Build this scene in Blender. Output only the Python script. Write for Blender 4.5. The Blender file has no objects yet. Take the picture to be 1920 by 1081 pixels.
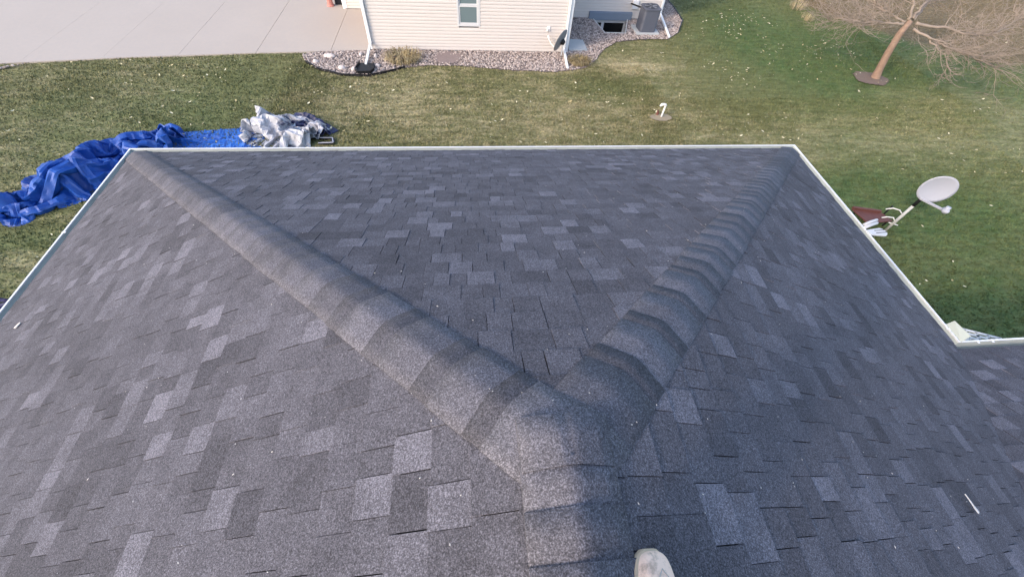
import bpy, bmesh, math, random
import numpy as np
from mathutils import Vector, Matrix
R = math.radians
random.seed(7)
rng = np.random.default_rng(7)
SC = bpy.context.scene
COL = SC.collection

# ------------------------------------------------------------------ camera, sky, sun, exposure
ZA = 5.42                      # height of the hip apex above the lawn
W = 5.04                       # half width of the house, out to the gutter lip
S = 0.5                        # roof pitch
cam_d = bpy.data.cameras.new('camera'); cam = bpy.data.objects.new('camera', cam_d); COL.objects.link(cam)
cam_d.sensor_width = 36.0; cam_d.lens = 743.48 / 1920 * 36.0; cam_d.clip_start = 0.05; cam_d.clip_end = 500
yaw, pitch, roll = 0.15099, 0.93734, 0.084567
fw = Vector((math.sin(yaw) * math.cos(pitch), math.cos(yaw) * math.cos(pitch), -math.sin(pitch)))
rt = Vector((math.cos(yaw), -math.sin(yaw), 0)); up = rt.cross(fw)
r2 = math.cos(roll) * rt + math.sin(roll) * up; u2 = -math.sin(roll) * rt + math.cos(roll) * up
CP = Vector((-0.2385, -0.2757, 6.5644))
cam.matrix_world = Matrix(((r2.x, u2.x, -fw.x, CP.x), (r2.y, u2.y, -fw.y, CP.y), (r2.z, u2.z, -fw.z, CP.z), (0, 0, 0, 1)))
SC.camera = cam

SUN_EL, SUN_AZ = R(32), R(32)   # from the left (-x), turned 34 degrees towards the viewer's side (-y)
to_sun = Vector((-math.cos(SUN_EL) * math.cos(SUN_AZ), -math.cos(SUN_EL) * math.sin(SUN_AZ), math.sin(SUN_EL)))
world = bpy.data.worlds.new('World'); SC.world = world; world.use_nodes = True
nt = world.node_tree; bg = nt.nodes['Background']
sky = nt.nodes.new('ShaderNodeTexSky'); sky.sky_type = 'NISHITA'; sky.sun_disc = False
sky.sun_elevation = SUN_EL; sky.sun_rotation = math.atan2(to_sun.x, to_sun.y)
sky.air_density = 1.0; sky.dust_density = 2.0; sky.ozone_density = 0.6
nt.links.new(sky.outputs[0], bg.inputs[0]); bg.inputs[1].default_value = 0.15
sun_d = bpy.data.lights.new('sun', 'SUN'); sun_d.energy = 0.6; sun_d.angle = R(4); sun_d.color = (1.0, 0.80, 0.62)
sun = bpy.data.objects.new('sun', sun_d); COL.objects.link(sun)
sun.rotation_euler = (-to_sun).to_track_quat('-Z', 'Y').to_euler()
SC.view_settings.view_transform = 'Standard'; SC.view_settings.look = 'None'
SC.view_settings.exposure = 1.52; SC.view_settings.gamma = 1.0

# ------------------------------------------------------------------ helpers
def tag(o, label=None, cat=None, group=None, kind=None):
    if label: o['label'] = label
    if cat: o['category'] = cat
    if group: o['group'] = group
    if kind: o['kind'] = kind
    return o

def empty(name, loc, label, cat, group=None):
    o = bpy.data.objects.new(name, None); COL.objects.link(o); o.location = loc; o.empty_display_size = 0.2
    return tag(o, label, cat, group)

def mk(name, verts, faces, mat, parent=None, smooth=False, attrs=None, center=False):
    me = bpy.data.meshes.new(name)
    v = np.asarray(verts, dtype=np.float64).reshape(-1, 3)
    if center is True: off = v.mean(0)
    elif center is not False: off = np.array(center, float)
    else: off = np.zeros(3)
    me.from_pydata((v - off).tolist(), [], [tuple(f) for f in faces]); me.update()
    if smooth:
        me.polygons.foreach_set('use_smooth', [True] * len(me.polygons))
    for k, vals in (attrs or {}).items():
        dom = 'FACE' if len(vals) == len(faces) and len(vals) != len(v) else 'POINT'
        a = me.attributes.new(k, 'FLOAT', dom); a.data.foreach_set('value', np.asarray(vals, dtype=np.float32))
    me.materials.append(mat)
    o = bpy.data.objects.new(name, me); COL.objects.link(o)
    if parent is not None:
        o.parent = parent
        wl = Vector((0, 0, 0)); q = parent
        while q is not None: wl = wl + q.location; q = q.parent
        o.location = Vector(off) - wl
    else:
        o.location = off
    return o

class MB:
    """collects boxes, tubes and prisms in world coordinates for ONE mesh"""
    def __init__(s): s.v = []; s.f = []
    def add(s, v, f):
        b = len(s.v); s.v += [tuple(p) for p in v]; s.f += [tuple(b + i for i in q) for q in f]; return s
    def box(s, a, b):
        x0, y0, z0 = a; x1, y1, z1 = b
        return s.add([(x0, y0, z0), (x1, y0, z0), (x1, y1, z0), (x0, y1, z0), (x0, y0, z1), (x1, y0, z1), (x1, y1, z1), (x0, y1, z1)],
                     [(0, 3, 2, 1), (4, 5, 6, 7), (0, 1, 5, 4), (1, 2, 6, 5), (2, 3, 7, 6), (3, 0, 4, 7)])
    def hull(s, bot, top):
        n = len(bot); v = list(bot) + list(top)
        f = [tuple(range(n - 1, -1, -1)), tuple(range(n, 2 * n))] + [(i, (i + 1) % n, n + (i + 1) % n, n + i) for i in range(n)]
        return s.add(v, f)
    def tube(s, pts, rad, n=8, caps=True):
        pts = [Vector(p) for p in pts]
        if not hasattr(rad, '__len__'): rad = [rad] * len(pts)
        ring = []; prev = None
        for i, p in enumerate(pts):
            d = (pts[min(i + 1, len(pts) - 1)] - pts[max(i - 1, 0)]).normalized()
            a = prev if prev is not None else (Vector((0, 0, 1)) if abs(d.z) < .9 else Vector((1, 0, 0)))
            a = (a - d * a.dot(d)).normalized(); b = d.cross(a); prev = a
            ring.append([p + rad[i] * (math.cos(2 * math.pi * k / n) * a + math.sin(2 * math.pi * k / n) * b) for k in range(n)])
        v = [q for r_ in ring for q in r_]; f = []
        for i in range(len(pts) - 1):
            for k in range(n):
                f.append((i * n + k, i * n + (k + 1) % n, (i + 1) * n + (k + 1) % n, (i + 1) * n + k))
        if caps: f += [tuple(range(n - 1, -1, -1)), tuple(range((len(pts) - 1) * n, len(pts) * n))]
        return s.add(v, f)
    def bar(s, a, b, w, h, upv=(0, 0, 1)):
        a = Vector(a); b = Vector(b); d = (b - a).normalized(); upv = Vector(upv)
        if abs(d.dot(upv)) > .98: upv = Vector((0, 1, 0))
        sd = d.cross(upv).normalized() * (w / 2); u = sd.normalized().cross(d).normalized() * (h / 2)
        v = [a - sd - u, a + sd - u, a + sd + u, a - sd + u, b - sd - u, b + sd - u, b + sd + u, b - sd + u]
        return s.add(v, [(0, 1, 2, 3), (7, 6, 5, 4), (0, 4, 5, 1), (1, 5, 6, 2), (2, 6, 7, 3), (3, 7, 4, 0)])
    def build(s, name, mat, parent=None, smooth=False, bevel=0, center=True):
        o = mk(name, s.v, s.f, mat, parent, smooth, center=center)
        if bevel:
            m = o.modifiers.new('bevel', 'BEVEL'); m.width = bevel; m.segments = 2; m.limit_method = 'ANGLE'
        return o

def vnoise(x, y, seed=0):
    x = np.asarray(x, float); y = np.asarray(y, float)
    xi = np.floor(x).astype(np.int64); yi = np.floor(y).astype(np.int64); fx = x - xi; fy = y - yi
    fx = fx * fx * (3 - 2 * fx); fy = fy * fy * (3 - 2 * fy)
    def h(a, b):
        n = (a * 374761393 + b * 668265263 + seed * 974634177) & 0xFFFFFFFF
        n = ((n ^ (n >> 13)) * 1274126177) & 0xFFFFFFFF
        return ((n ^ (n >> 16)) & 0xFFFF) / 65535.0
    return (h(xi, yi) * (1 - fx) + h(xi + 1, yi) * fx) * (1 - fy) + (h(xi, yi + 1) * (1 - fx) + h(xi + 1, yi + 1) * fx) * fy

def fbm(x, y, seed=0, oct=4):
    t = 0; a = .5
    for i in range(oct):
        t = t + a * vnoise(x * 2 ** i + 17.3 * i, y * 2 ** i - 9.1 * i, seed + i); a *= .5
    return t / (1 - .5 ** oct)

# ------------------------------------------------------------------ materials
class N:
    def __init__(s, name):
        s.m = bpy.data.materials.new(name); s.m.use_nodes = True; s.t = s.m.node_tree; s.b = s.t.nodes['Principled BSDF']
        s.pos = s.t.nodes.new('ShaderNodeNewGeometry').outputs['Position']
    def n(s, typ, **kw):
        q = s.t.nodes.new(typ)
        for k, v in kw.items():
            if k in q.inputs.keys(): 
                if hasattr(v, 'links'): s.t.links.new(v, q.inputs[k])
                else: q.inputs[k].default_value = v
            else: setattr(q, k, v)
        return q
    def link(s, a, b): s.t.links.new(a, b)
    def noise(s, scale, detail=3, rough=.5, vec=None, dist=0):
        q = s.n('ShaderNodeTexNoise'); q.inputs['Scale'].default_value = scale; q.inputs['Detail'].default_value = detail
        q.inputs['Roughness'].default_value = rough; q.inputs['Distortion'].default_value = dist
        s.link(vec if vec is not None else s.pos, q.inputs['Vector']); return q.outputs['Fac']
    def ramp(s, fac, stops):
        q = s.n('ShaderNodeValToRGB'); s.link(fac, q.inputs[0]); e = q.color_ramp.elements
        while len(e) < len(stops): e.new(.5)
        for i, (p, c) in enumerate(stops):
            e[i].position = p; e[i].color = (c, c, c, 1) if not hasattr(c, '__len__') else (*c, 1)
        return q.outputs[0]
    def mix(s, fac, a, b, mode='MIX'):
        q = s.n('ShaderNodeMix'); q.data_type = 'RGBA'; q.blend_type = mode
        for i, v in ((0, fac), (6, a), (7, b)):
            if hasattr(v, 'links'): s.link(v, q.inputs[i])
            else: q.inputs[i].default_value = (*v, 1) if hasattr(v, '__len__') else v
        return q.outputs[2]
    def math(s, op, a, b=0.0):
        q = s.n('ShaderNodeMath'); q.operation = op
        for i, v in ((0, a), (1, b)):
            if hasattr(v, 'links'): s.link(v, q.inputs[i])
            else: q.inputs[i].default_value = v
        return q.outputs[0]
    def attr(s, name):
        q = s.n('ShaderNodeAttribute'); q.attribute_name = name; return q.outputs['Fac']
    def col(s, c):
        if hasattr(c, 'links'): s.link(c, s.b.inputs['Base Color'])
        else: s.b.inputs['Base Color'].default_value = (*c, 1)
        return s
    def rough(s, r, spec=None, metal=None):
        s.b.inputs['Roughness'].default_value = r
        if spec is not None: s.b.inputs['Specular IOR Level'].default_value = spec
        if metal is not None: s.b.inputs['Metallic'].default_value = metal
        return s
    def bump(s, h, strength=.3, dist=.01):
        q = s.n('ShaderNodeBump'); q.inputs['Strength'].default_value = strength; q.inputs['Distance'].default_value = dist
        s.link(h, q.inputs['Height']); s.link(q.outputs[0], s.b.inputs['Normal']); return s

def plain(name, c, r=.6, vary=.12, scale=8, spec=.3, metal=0, dirt=None):
    k = N(name); f = k.noise(scale, 4, .6)
    lo = tuple(x * (1 - vary) for x in c); hi = tuple(min(1, x * (1 + vary)) for x in c)
    cc = k.mix(f, lo, hi)
    if dirt:
        d = k.ramp(k.noise(scale * .7, 5, .7), [(.52, 0), (.75, .6)]); cc = k.mix(d, cc, dirt)
    k.col(cc).rough(r, spec, metal); return k.m

# asphalt shingle: per-piece tone times mineral granules
def shingle_mat(name, tint=(1.10, 1.055, 1.23)):
    k = N(name); tone = k.attr('tone')
    g1 = k.noise(230, 2, .6); g2 = k.noise(520, 1, .5); g3 = k.noise(9, 4, .6); g4 = k.noise(1.3, 3, .5)
    gran = k.mix(1.0, k.ramp(g1, [(.32, .52), (.5, .94), (.66, 1.75)]), k.ramp(k.noise(110, 2, .6), [(.33, .72), (.66, 1.32)]), 'MULTIPLY')
    sp = k.ramp(g2, [(.70, 0), (.76, 1)])
    blot = k.ramp(g3, [(.3, .84), (.7, 1.15)])
    wide = k.ramp(g4, [(.3, .9), (.7, 1.1)])
    v = k.math('MULTIPLY', tone, k.math('MULTIPLY', blot, wide))
    base = k.mix(1.0, tint, v, 'MULTIPLY')
    base = k.mix(1.0, base, gran, 'MULTIPLY')
    base = k.mix(k.math('MULTIPLY', sp, .55), base, (.42, .42, .45))
    k.col(base).rough(.93, .25); k.bump(g1, .55, .004); return k.m
M = {}
M['shingle'] = shingle_mat('asphalt_shingle')
M['deck'] = plain('roof_felt', (.03, .03, .033), .95)
M['white_metal'] = plain('white_aluminium', (.78, .79, .80), .45, .04, 3, .4)
M['trough'] = plain('gutter_inside', (.42, .46, .44), .6, .15, 6, dirt=(.25, .25, .22))
M['guard'] = plain('pale_green_metal', (.46, .50, .44), .5, .05)
M['vinyl_beige'] = plain('house_siding', (.62, .58, .52), .6, .05)
M['soffit'] = plain('soffit', (.7, .7, .7), .6, .04)

def siding(name, c):
    k = N(name); f = k.noise(1.2, 4, .6); f2 = k.noise(14, 3, .5)
    a = k.mix(f, tuple(x * .93 for x in c), c); a = k.mix(k.ramp(f2, [(.45, 0), (.8, .25)]), a, tuple(x * .85 for x in c))
    k.col(a).rough(.5, .35); return k.m
M['siding'] = siding('vinyl_siding', (.63, .578, .545))
M['trim'] = plain('white_trim', (.82, .82, .83), .45, .04)
k = N('concrete'); a = k.noise(.5, 5, .6); b = k.noise(9, 5, .65); c = k.noise(120, 2, .5)
cc = k.mix(a, (.42, .360, .308), (.475, .41, .355)); cc = k.mix(k.ramp(b, [(.35, 0), (.75, .35)]), cc, (.36, .335, .325))
st = k.n('ShaderNodeVectorMath'); st.operation = 'DISTANCE'; k.link(k.pos, st.inputs[0]); st.inputs[1].default_value = (-4.5, 17.3, 0)
stm = k.math('MULTIPLY', k.ramp(k.math('MULTIPLY', st.outputs['Value'], .33), [(.05, .55), (.75, 0)]), k.ramp(a, [(.3, .5), (.6, 1)]))
cc = k.mix(stm, cc, (.38, .31, .26)); cc = k.mix(k.ramp(c, [(.4, 0), (.9, .35)]), cc, (.33, .31, .30))
k.col(cc).rough(.85, .2); k.bump(c, .2, .003); M['concrete'] = k.m
M['grey_concrete'] = plain('pad_concrete', (.46, .47, .47), .85, .1, 12, .2)
M['glass'] = None
k = N('window_glass'); k.col((.15, .20, .215)).rough(.12, .5); k.b.inputs['Coat Weight'].default_value = .3; M['glass'] = k.m
k = N('dark_glass'); k.col((.006, .007, .008)).rough(.12, .5); M['dark_glass'] = k.m
M['vinyl_white'] = plain('window_vinyl', (.60, .60, .61), .4, .03)
M['shade'] = plain('window_blind', (.30, .40, .40), .7, .06)
M['black_plastic'] = plain('black_plastic', (.012, .012, .014), .5, .2, 12)
M['blue_grey'] = plain('blue_grey_metal', (.17, .21, .27), .55, .08, 4)
M['ac_grey'] = plain('air_conditioner_paint', (.10, .107, .135), .5, .06, 6)
M['ac_dark'] = plain('air_conditioner_grille', (.05, .055, .07), .5, .1)
M['well'] = plain('window_well_plastic', (.60, .60, .58), .5, .06)
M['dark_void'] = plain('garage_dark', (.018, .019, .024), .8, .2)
M['red_plastic'] = plain('red_plastic', (.48, .2, .17), .5, .15)
M['pvc'] = plain('white_pvc', (.78, .75, .72), .45, .06, 10, dirt=(.5, .45, .4))
M['galv'] = plain('galvanised_pole', (.47, .46, .43), .5, .12, 18, .4)
M['dish'] = plain('dish_paint', (.42, .425, .475), .35, .03, 4)
M['dish_grey'] = plain('dish_back', (.22, .22, .23), .5, .08)
M['rust'] = plain('red_brown_paint', (.13, .05, .04), .6, .25, 10)
M['black_metal'] = plain('black_metal', (.012, .012, .012), .5, .2)
M['rope'] = plain('white_rope', (.66, .62, .58), .8, .12, 60)
M['soil'] = plain('soil', (.27, .20, .15), .95, .3, 9)
k = N('mulch'); a = k.noise(14, 5, .7); b = k.noise(60, 3, .6)
k.col(k.mix(b, k.mix(a, (.17, .125, .105), (.30, .235, .19)), (.13, .095, .08))).rough(.95, .1); k.bump(b, .6, .03); M['mulch'] = k.m
k = N('bark'); a = k.noise(9, 5, .7); b = k.noise(40, 4, .6)
k.col(k.mix(a, (.20, .13, .095), (.41, .285, .215))).rough(.9, .15); k.bump(b, .8, .03); M['bark'] = k.m
k = N('twig_bark'); k.col(k.mix(k.noise(6, 3), (.23, .18, .145), (.40, .325, .265))).rough(.9, .15); M['twig'] = k.m
k = N('gravel_stone'); t = k.attr('tone')
k.col(k.mix(t, k.mix(k.noise(30, 2), (.13, .10, .09), (.24, .185, .165)), (.55, .47, .43))).rough(.85, .25); M['stone'] = k.m
M['gravel_base'] = plain('gravel_base', (.17, .14, .135), .95, .3, 25)
M['rock'] = plain('pale_rock', (.60, .53, .50), .85, .12, 12)
k = N('dry_grass'); t = k.attr('tone')
k.col(k.mix(t, (.20, .15, .07), (.50, .42, .26))).rough(.8, .2); M['dry_grass'] = k.m
k = N('leaf'); t = k.attr('tone'); k.col(k.mix(t, (.46, .37, .18), (.80, .74, .53))).rough(.7, .2); M['leaf'] = k.m

def grass_col(k, blade=False):
    dry = k.attr('dry'); lush = k.attr('lush'); n1 = k.noise(2.3, 5, .65); n2 = k.noise(11, 4, .65); n3 = k.noise(60, 3, .6)
    st = k.n('ShaderNodeMapping'); st.inputs['Scale'].default_value = (.55, 2.4, 1); st.inputs['Rotation'].default_value = (0, 0, .35); k.link(k.pos, st.inputs[0])
    n4 = k.noise(1.6, 4, .6, st.outputs[0])
    d = k.math('ADD', dry, k.math('MULTIPLY', k.math('ADD', k.math('SUBTRACT', n1, .5), k.math('ADD', k.math('SUBTRACT', n4, .5), k.math('MULTIPLY', k.math('SUBTRACT', n2, .5), 1.3))), 1.15))
    if blade: d = k.math('ADD', d, k.math('MULTIPLY', k.math('SUBTRACT', k.attr('tone'), .5), .5))
    g = k.mix(k.ramp(d, [(.12, 0), (.92, 1)]), (.165, .165, .072), (.43, .365, .215))
    g = k.mix(k.math('MULTIPLY', lush, k.ramp(n1, [(.3, .5), (.65, 1)])), g, (.080, .128, .044))
    brown = k.attr('brown')
    g = k.mix(k.ramp(k.math('ADD', brown, k.math('MULTIPLY', k.math('SUBTRACT', n1, .5), 1.1)), [(.35, 0), (.85, .8)]), g, k.mix(k.ramp(n2, [(.3, 0), (.7, 1)]), (.11, .078, .05), (.27, .19, .12)))
    g = k.mix(1.0, g, k.ramp(n3, [(.3, .75), (.7, 1.22)]), 'MULTIPLY'); g = k.mix(1.0, g, k.ramp(k.noise(9, 4, .75), [(.3, .78), (.7, 1.2)]), 'MULTIPLY'); g = k.mix(1.0, g, k.ramp(k.noise(3.1, 3, .6, st.outputs[0]), [(.3, .74), (.7, 1.24)]), 'MULTIPLY')
    return g, n3
k = N('lawn_grass'); g, h = grass_col(k); k.col(g).rough(.9, .15); k.bump(h, .5, .03); M['lawn'] = k.m
k = N('grass_blade'); g, h = grass_col(k, True); k.col(g).rough(.75, .2); M['blade'] = k.m

def tarp_mat(name, c1, c2, r, back=None, weave=None):
    k = N(name); a = k.noise(3.0, 4, .6); b = k.noise(45, 3, .6)
    cc = k.mix(k.ramp(a, [(.3, 0), (.7, 1)]), c1, c2)
    if back:
        gq = k.n('ShaderNodeNewGeometry'); cc = k.mix(gq.outputs['Backfacing'], cc, back)
    k.col(cc).rough(r, .45); k.bump(b, .25, .01); return k.m
M['tarp_blue'] = tarp_mat('blue_tarp', (.006, .050, .27), (.012, .09, .40), .5)
M['tarp_bright'] = tarp_mat('bright_blue_tarp', (.018, .11, .46), (.028, .15, .54), .4)
k = N('silver_tarp'); a = k.noise(3, 4, .6); b = k.noise(45, 3, .6); d = k.ramp(k.noise(2.6, 3, .55, dist=.6), [(.52, 0), (.66, 1)])
k.col(k.mix(d, k.mix(a, (.36, .37, .42), (.48, .475, .50)), (.045, .05, .085))).rough(.33, .45); k.bump(b, .25, .01); M['tarp_silver'] = k.m
M['tarp_navy'] = tarp_mat('navy_tarp', (.012, .016, .06), (.02, .026, .09), .5)
M['tarp_purple'] = tarp_mat('purple_tarp', (.030, .018, .06), (.06, .04, .11), .5)
k = N('shoe_leather'); a = k.noise(26, 5, .7); b = k.noise(60, 4, .6)
cc = k.mix(k.ramp(a, [(.5, 0), (.66, .85)]), (.92, .67, .52), (.46, .33, .25)); k.col(k.mix(k.ramp(b, [(.62, 0), (.72, .5)]), cc, (.28, .25, .22))).rough(.6, .3); k.bump(b, .15, .002); M['shoe'] = k.m
M['sole'] = plain('shoe_sole', (.56, .44, .31), .7, .12, 30, dirt=(.3, .26, .2))
M['denim'] = plain('work_trousers', (.06, .065, .08), .9, .2, 30)
M['jacket'] = plain('dark_jacket', (.05, .05, .055), .9, .15, 30)
M['skin'] = plain('skin', (.50, .33, .26), .6, .06)
M['hair'] = plain('hair', (.05, .035, .025), .8, .2, 60)

# ------------------------------------------------------------------ ground: lawn sheet with openings for the beds and houses
NY, NX0, NX1 = 15.08, -3.62, 3.38      # neighbour's near wall
SY, SX1 = 18.25, 7.88                  # its set-back wall
BED = [(-5.86, 14.68), (-5.62, 14.1), (-5.1, 13.6), (-4.33, 13.24), (-3.49, 13.18), (-2.84, 13.49), (-2.35, 13.78), (-1.65, 13.95), (-.56, 13.95), (.5, 13.8), (1.26, 13.68), (2.73, 13.6), (3.28, 13.72),
       (3.85, 13.9), (4.34, 14.5), (4.84, 15.38), (5.51, 16.04), (6.56, 16.32), (7.67, 16.37), (8.34, 17.05), (8.91, 18.2), (9.0, 19.6), (8.95, 22.), (7.9, 22.), (7.9, 18.3), (3.4, 18.3), (3.4, 15.1), (-3.6, 15.1), (-3.7, 14.98), (-4.8, 14.9)]
BED2 = [(-15.5, 13.45), (-14.3, 13.5), (-13.9, 13.72), (-14.7, 13.1), (-15.4, 12.8), (-16.5, 12.6), (-16.5, 13.3)]
WELL = [(4.99, 18.25), (6.5, 18.25), (6.05, 16.80), (5.2, 16.80)]
def inpoly(x, y, P):
    x = np.asarray(x); y = np.asarray(y); r = np.zeros(x.shape, bool); n = len(P)
    for i in range(n):
        x1, y1 = P[i]; x2, y2 = P[(i + 1) % n]
        if y1 == y2: continue
        c = ((y1 > y) != (y2 > y)) & (x < (x2 - x1) * (y - y1) / (y2 - y1) + x1); r ^= c
    return r
def drive_edge(x): return np.interp(x, [-40, -14.58, -11.02, -7.31, -6.0, -3.72], [11.2, 13.73, 14.26, 14.68, 14.80, 15.02])
def paint(x, y):
    """where the turf is dormant (dry), lush or covered in brown leaf litter"""
    n = fbm(x * .35, y * .35, 3); dry = .17 + (n - .5) * .72; lush = np.clip((fbm(x * .22 + 5, y * .3, 9) - .45) * 1.6, 0, .6) + .45 * np.clip((x - 7) / 4, 0, 1)
    def blob(cx, cy, rx, ry): return np.exp(-(((x - cx) / rx) ** 2 + ((y - cy) / ry) ** 2))
    for cx, cy, rx, ry, a in [(-1, 11.3, 4.2, 1.5, .30), (1.5, 10, 3, .8, .12), (5.6, 14.1, 1.3, .45, .55), (10.5, 10.2, 2.2, 1.6, .25), (-11, 11.5, 2.6, 1.8, .16), (-9.4, 5.5, 1.2, .35, .35), (14, 9.5, 3, .8, .2),
                              (-7.6, 13.2, 1.6, 1.3, -.30), (-8.6, 10.9, 1.4, .8, -.15), (4.2, 12.6, 1.8, .7, -.28), (11.5, 16.5, 3.5, 3, -.4), (13.5, 14.6, 2, 1.2, -.3), (8.3, 11.8, 1.6, 1, -.2), (10, 4.5, 5, 2.6, -.5), (-9.6, 6.3, 1, .3, -.3)]:
        dry = dry + a * blob(cx, cy, rx, ry)
    for cx, cy, rx, ry, a in [(11.8, 16.5, 2.6, 3.4, .8), (13.5, 14.3, 1.6, 1.2, .6), (4.4, 12.6, 1.8, .8, .3), (-7.8, 13.4, 1.4, 1, .3), (10, 7.2, 1.8, 1., .8), (11, 3.2, 3, 1.0, .8), (-9.6, 6.2, 1, .3, .4), (12, 6.2, 3.2, 1.5, .6)]:
        lush = lush + a * blob(cx, cy, rx, ry)
    # leaf litter beyond the tree
    f = np.interp(x, [14.2, 15.2, 16.2, 18.4, 21, 40], [26, 21.6, 19.2, 16.6, 14.4, 12]); brown = np.clip((y - f) * .45 + .5, 0, 1)
    brown = brown + .35 * blob(15.6, 13.6, 2.4, .9)
    dry = dry - .9 * blob(14.4, 13.4, .01, .01)
    return np.clip(dry, 0, 1.2), np.clip(lush, 0, 1), np.clip(brown, 0, 1)
def lawn_z(x, y): return (fbm(x * .5, y * .5, 21, 3) - .5) * .05
MULCH = (14.5, 13.38)

def grid_sheet(x0, x1, y0, y1, st, keep, z):
    xs = np.arange(x0, x1 + 1e-6, st); ys = np.arange(y0, y1 + 1e-6, st); X, Y = np.meshgrid(xs, ys, indexing='ij')
    cx = (X[:-1, :-1] + X[1:, 1:]) / 2; cy = (Y[:-1, :-1] + Y[1:, 1:]) / 2; K = keep(cx, cy)
    idx = np.arange(X.size).reshape(X.shape); f = np.stack([idx[:-1, :-1], idx[1:, :-1], idx[1:, 1:], idx[:-1, 1:]], -1)[K]
    used = np.unique(f); re = -np.ones(X.size, int); re[used] = np.arange(len(used))
    vx = X.ravel()[used]; vy = Y.ravel()[used]
    return np.stack([vx, vy, z(vx, vy)], 1), re[f]
def lawn_keep(x, y):
    inner = (x > 3.9) & (x < 7.6) & (y > 16.6) & (y < 18.3)
    return ~inner
v, f = grid_sheet(-26, 34, -2, 27, .25, lawn_keep, lawn_z)
nv = len(v)
d_, l_, b_ = paint(v[:, 0], v[:, 1])
# far skirt of the same sheet out to the horizon
far = [(-200, -200), (200, -200), (200, 200), (-200, 200)]; near = [(-26, -2), (34, -2), (34, 27), (-26, 27)]
v = np.vstack([v, [(x, y, -.03) for x, y in far], [(x, y, -.03) for x, y in near]])
ff = f.tolist() + [[nv + i, nv + (i + 1) % 4, nv + 4 + (i + 1) % 4, nv + 4 + i] for i in range(4)] + [[nv + 4, nv + 5, nv + 6, nv + 7]][:0]
pad = np.full(8, .5)
tag(mk('lawn', v, ff, M['lawn'], attrs={'dry': np.r_[d_, pad], 'lush': np.r_[l_, pad * .3], 'brown': np.r_[b_, pad]}, smooth=True), kind='structure')

# turf blades
def grass_blades():
    A = []
    for (x0, x1, y0, y1, dens) in [(-16, -4.5, 3.5, 14.9, 620), (-6, 6, 8.3, 14.2, 900), (5, 16, 1.2, 12, 560), (4, 17, 10, 21.5, 430), (16, 30, 5, 22.5, 200), (-20, -15, 6, 13.8, 260)]:
        n = int((x1 - x0) * (y1 - y0) * dens); A.append(np.c_[rng.uniform(x0, x1, n), rng.uniform(y0, y1, n)])
    P = np.vstack(A); x, y = P.T
    ok = ~inpoly(x, y, BED) & ~inpoly(x, y, BED2) & ~((y > drive_edge(x)) & (x < -3.5)) & ~((x > NX0 - .02) & (x < NX1) & (y > NY)) & ~((x > 3) & (x < SX1) & (y > SY))
    ok &= ~((x < W) & (x > -W) & (y < 5)) & ~((((x - MULCH[0]) / .62) ** 2 + ((y - MULCH[1]) / .55) ** 2) < 1) & (((x - 5.66) ** 2 + (y - 10.8) ** 2) > .05)
    ok &= ~((x > 5.) & (y < 1.2))
    P = P[ok]; x, y = P.T; n = len(P)
    dry, lush, brown = paint(x, y); h = rng.uniform(.025, .06, n) * (1 - .25 * np.clip(dry, 0, 1)) * (.7 + .7 * fbm(x * .9, y * .9, 40, 2)); w = rng.uniform(.008, .02, n)
    a = rng.uniform(0, 6.283, n); ln = rng.uniform(.2, 1.2, n) * h; la = rng.uniform(0, 6.283, n)
    z = lawn_z(x, y) - .004
    b0 = np.c_[x - w * np.cos(a), y - w * np.sin(a), z]; b1 = np.c_[x + w * np.cos(a), y + w * np.sin(a), z]; t = np.c_[x + ln * np.cos(la), y + ln * np.sin(la), z + h]
    V = np.empty((n * 3, 3)); V[0::3] = b0; V[1::3] = b1; V[2::3] = t
    me = bpy.data.meshes.new('turf_blades'); me.vertices.add(n * 3); me.vertices.foreach_set('co', V.ravel())
    me.loops.add(n * 3); me.loops.foreach_set('vertex_index', np.arange(n * 3, dtype=np.int32)); me.polygons.add(n)
    me.polygons.foreach_set('loop_start', np.arange(0, n * 3, 3, dtype=np.int32)); me.update(calc_edges=True)
    for nm, vals in (('dry', dry), ('lush', lush), ('brown', brown), ('tone', rng.uniform(0, 1, n))):
        q = me.attributes.new(nm, 'FLOAT', 'FACE'); q.data.foreach_set('value', vals.astype(np.float32))
    me.materials.append(M['blade']); o = bpy.data.objects.new('turf_blades', me); COL.objects.link(o)
    tag(o, 'short patchy green and tan grass covering the lawn', 'grass', kind='stuff')
grass_blades()

# driveway: concrete slabs with sunk joints on a base sheet
def slab_poly(x0, x1, y1, ya=None):
    a = lambda x: float(drive_edge(np.array(x)))
    xs = [x0] + [x for x in (-14.58, -11.02, -7.31, -6.0) if x0 < x < x1] + [x1]
    return [(x, a(x)) for x in xs] + [(x1, y1), (x0, y1)]
drv = mk('driveway', [(-40, 11.3, .012), (-14.58, 13.76, .012), (-11.02, 14.29, .012), (-7.31, 14.71, .012), (-3.64, 15.06, .012), (-3.64, 18.6, .012), (-5.1, 18.6, .012), (-5.1, 32, .012), (-40, 32, .012)],
         [tuple(range(9))], plain('joint_dirt', (.20, .18, .16), .95)); tag(drv, kind='structure')
joints = [-40, -25, -14.1, -11.9, -9.72, -7.36, -4.96, -3.645]
for i in range(len(joints) - 1):
    g0, g1 = [.0065 if j > -8 else (.004 if j > -10 else .0022) for j in joints[i:i + 2]]; x0, x1 = joints[i] + g0, joints[i + 1] - g1
    for (ya, yb) in ([(None, 18.594)] if i == 6 else [(None, 20.3), (20.312, 31.9)]):
        if ya is None: P = slab_poly(x0, x1, yb)
        else: P = [(x0, ya), (x1, ya), (x1, yb), (x0, yb)]
        b = MB(); b.hull([(x, y, -.05) for x, y in P], [(x, y, .03) for x, y in P]); b.build('slab', M['concrete'], drv, center=True)

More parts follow.
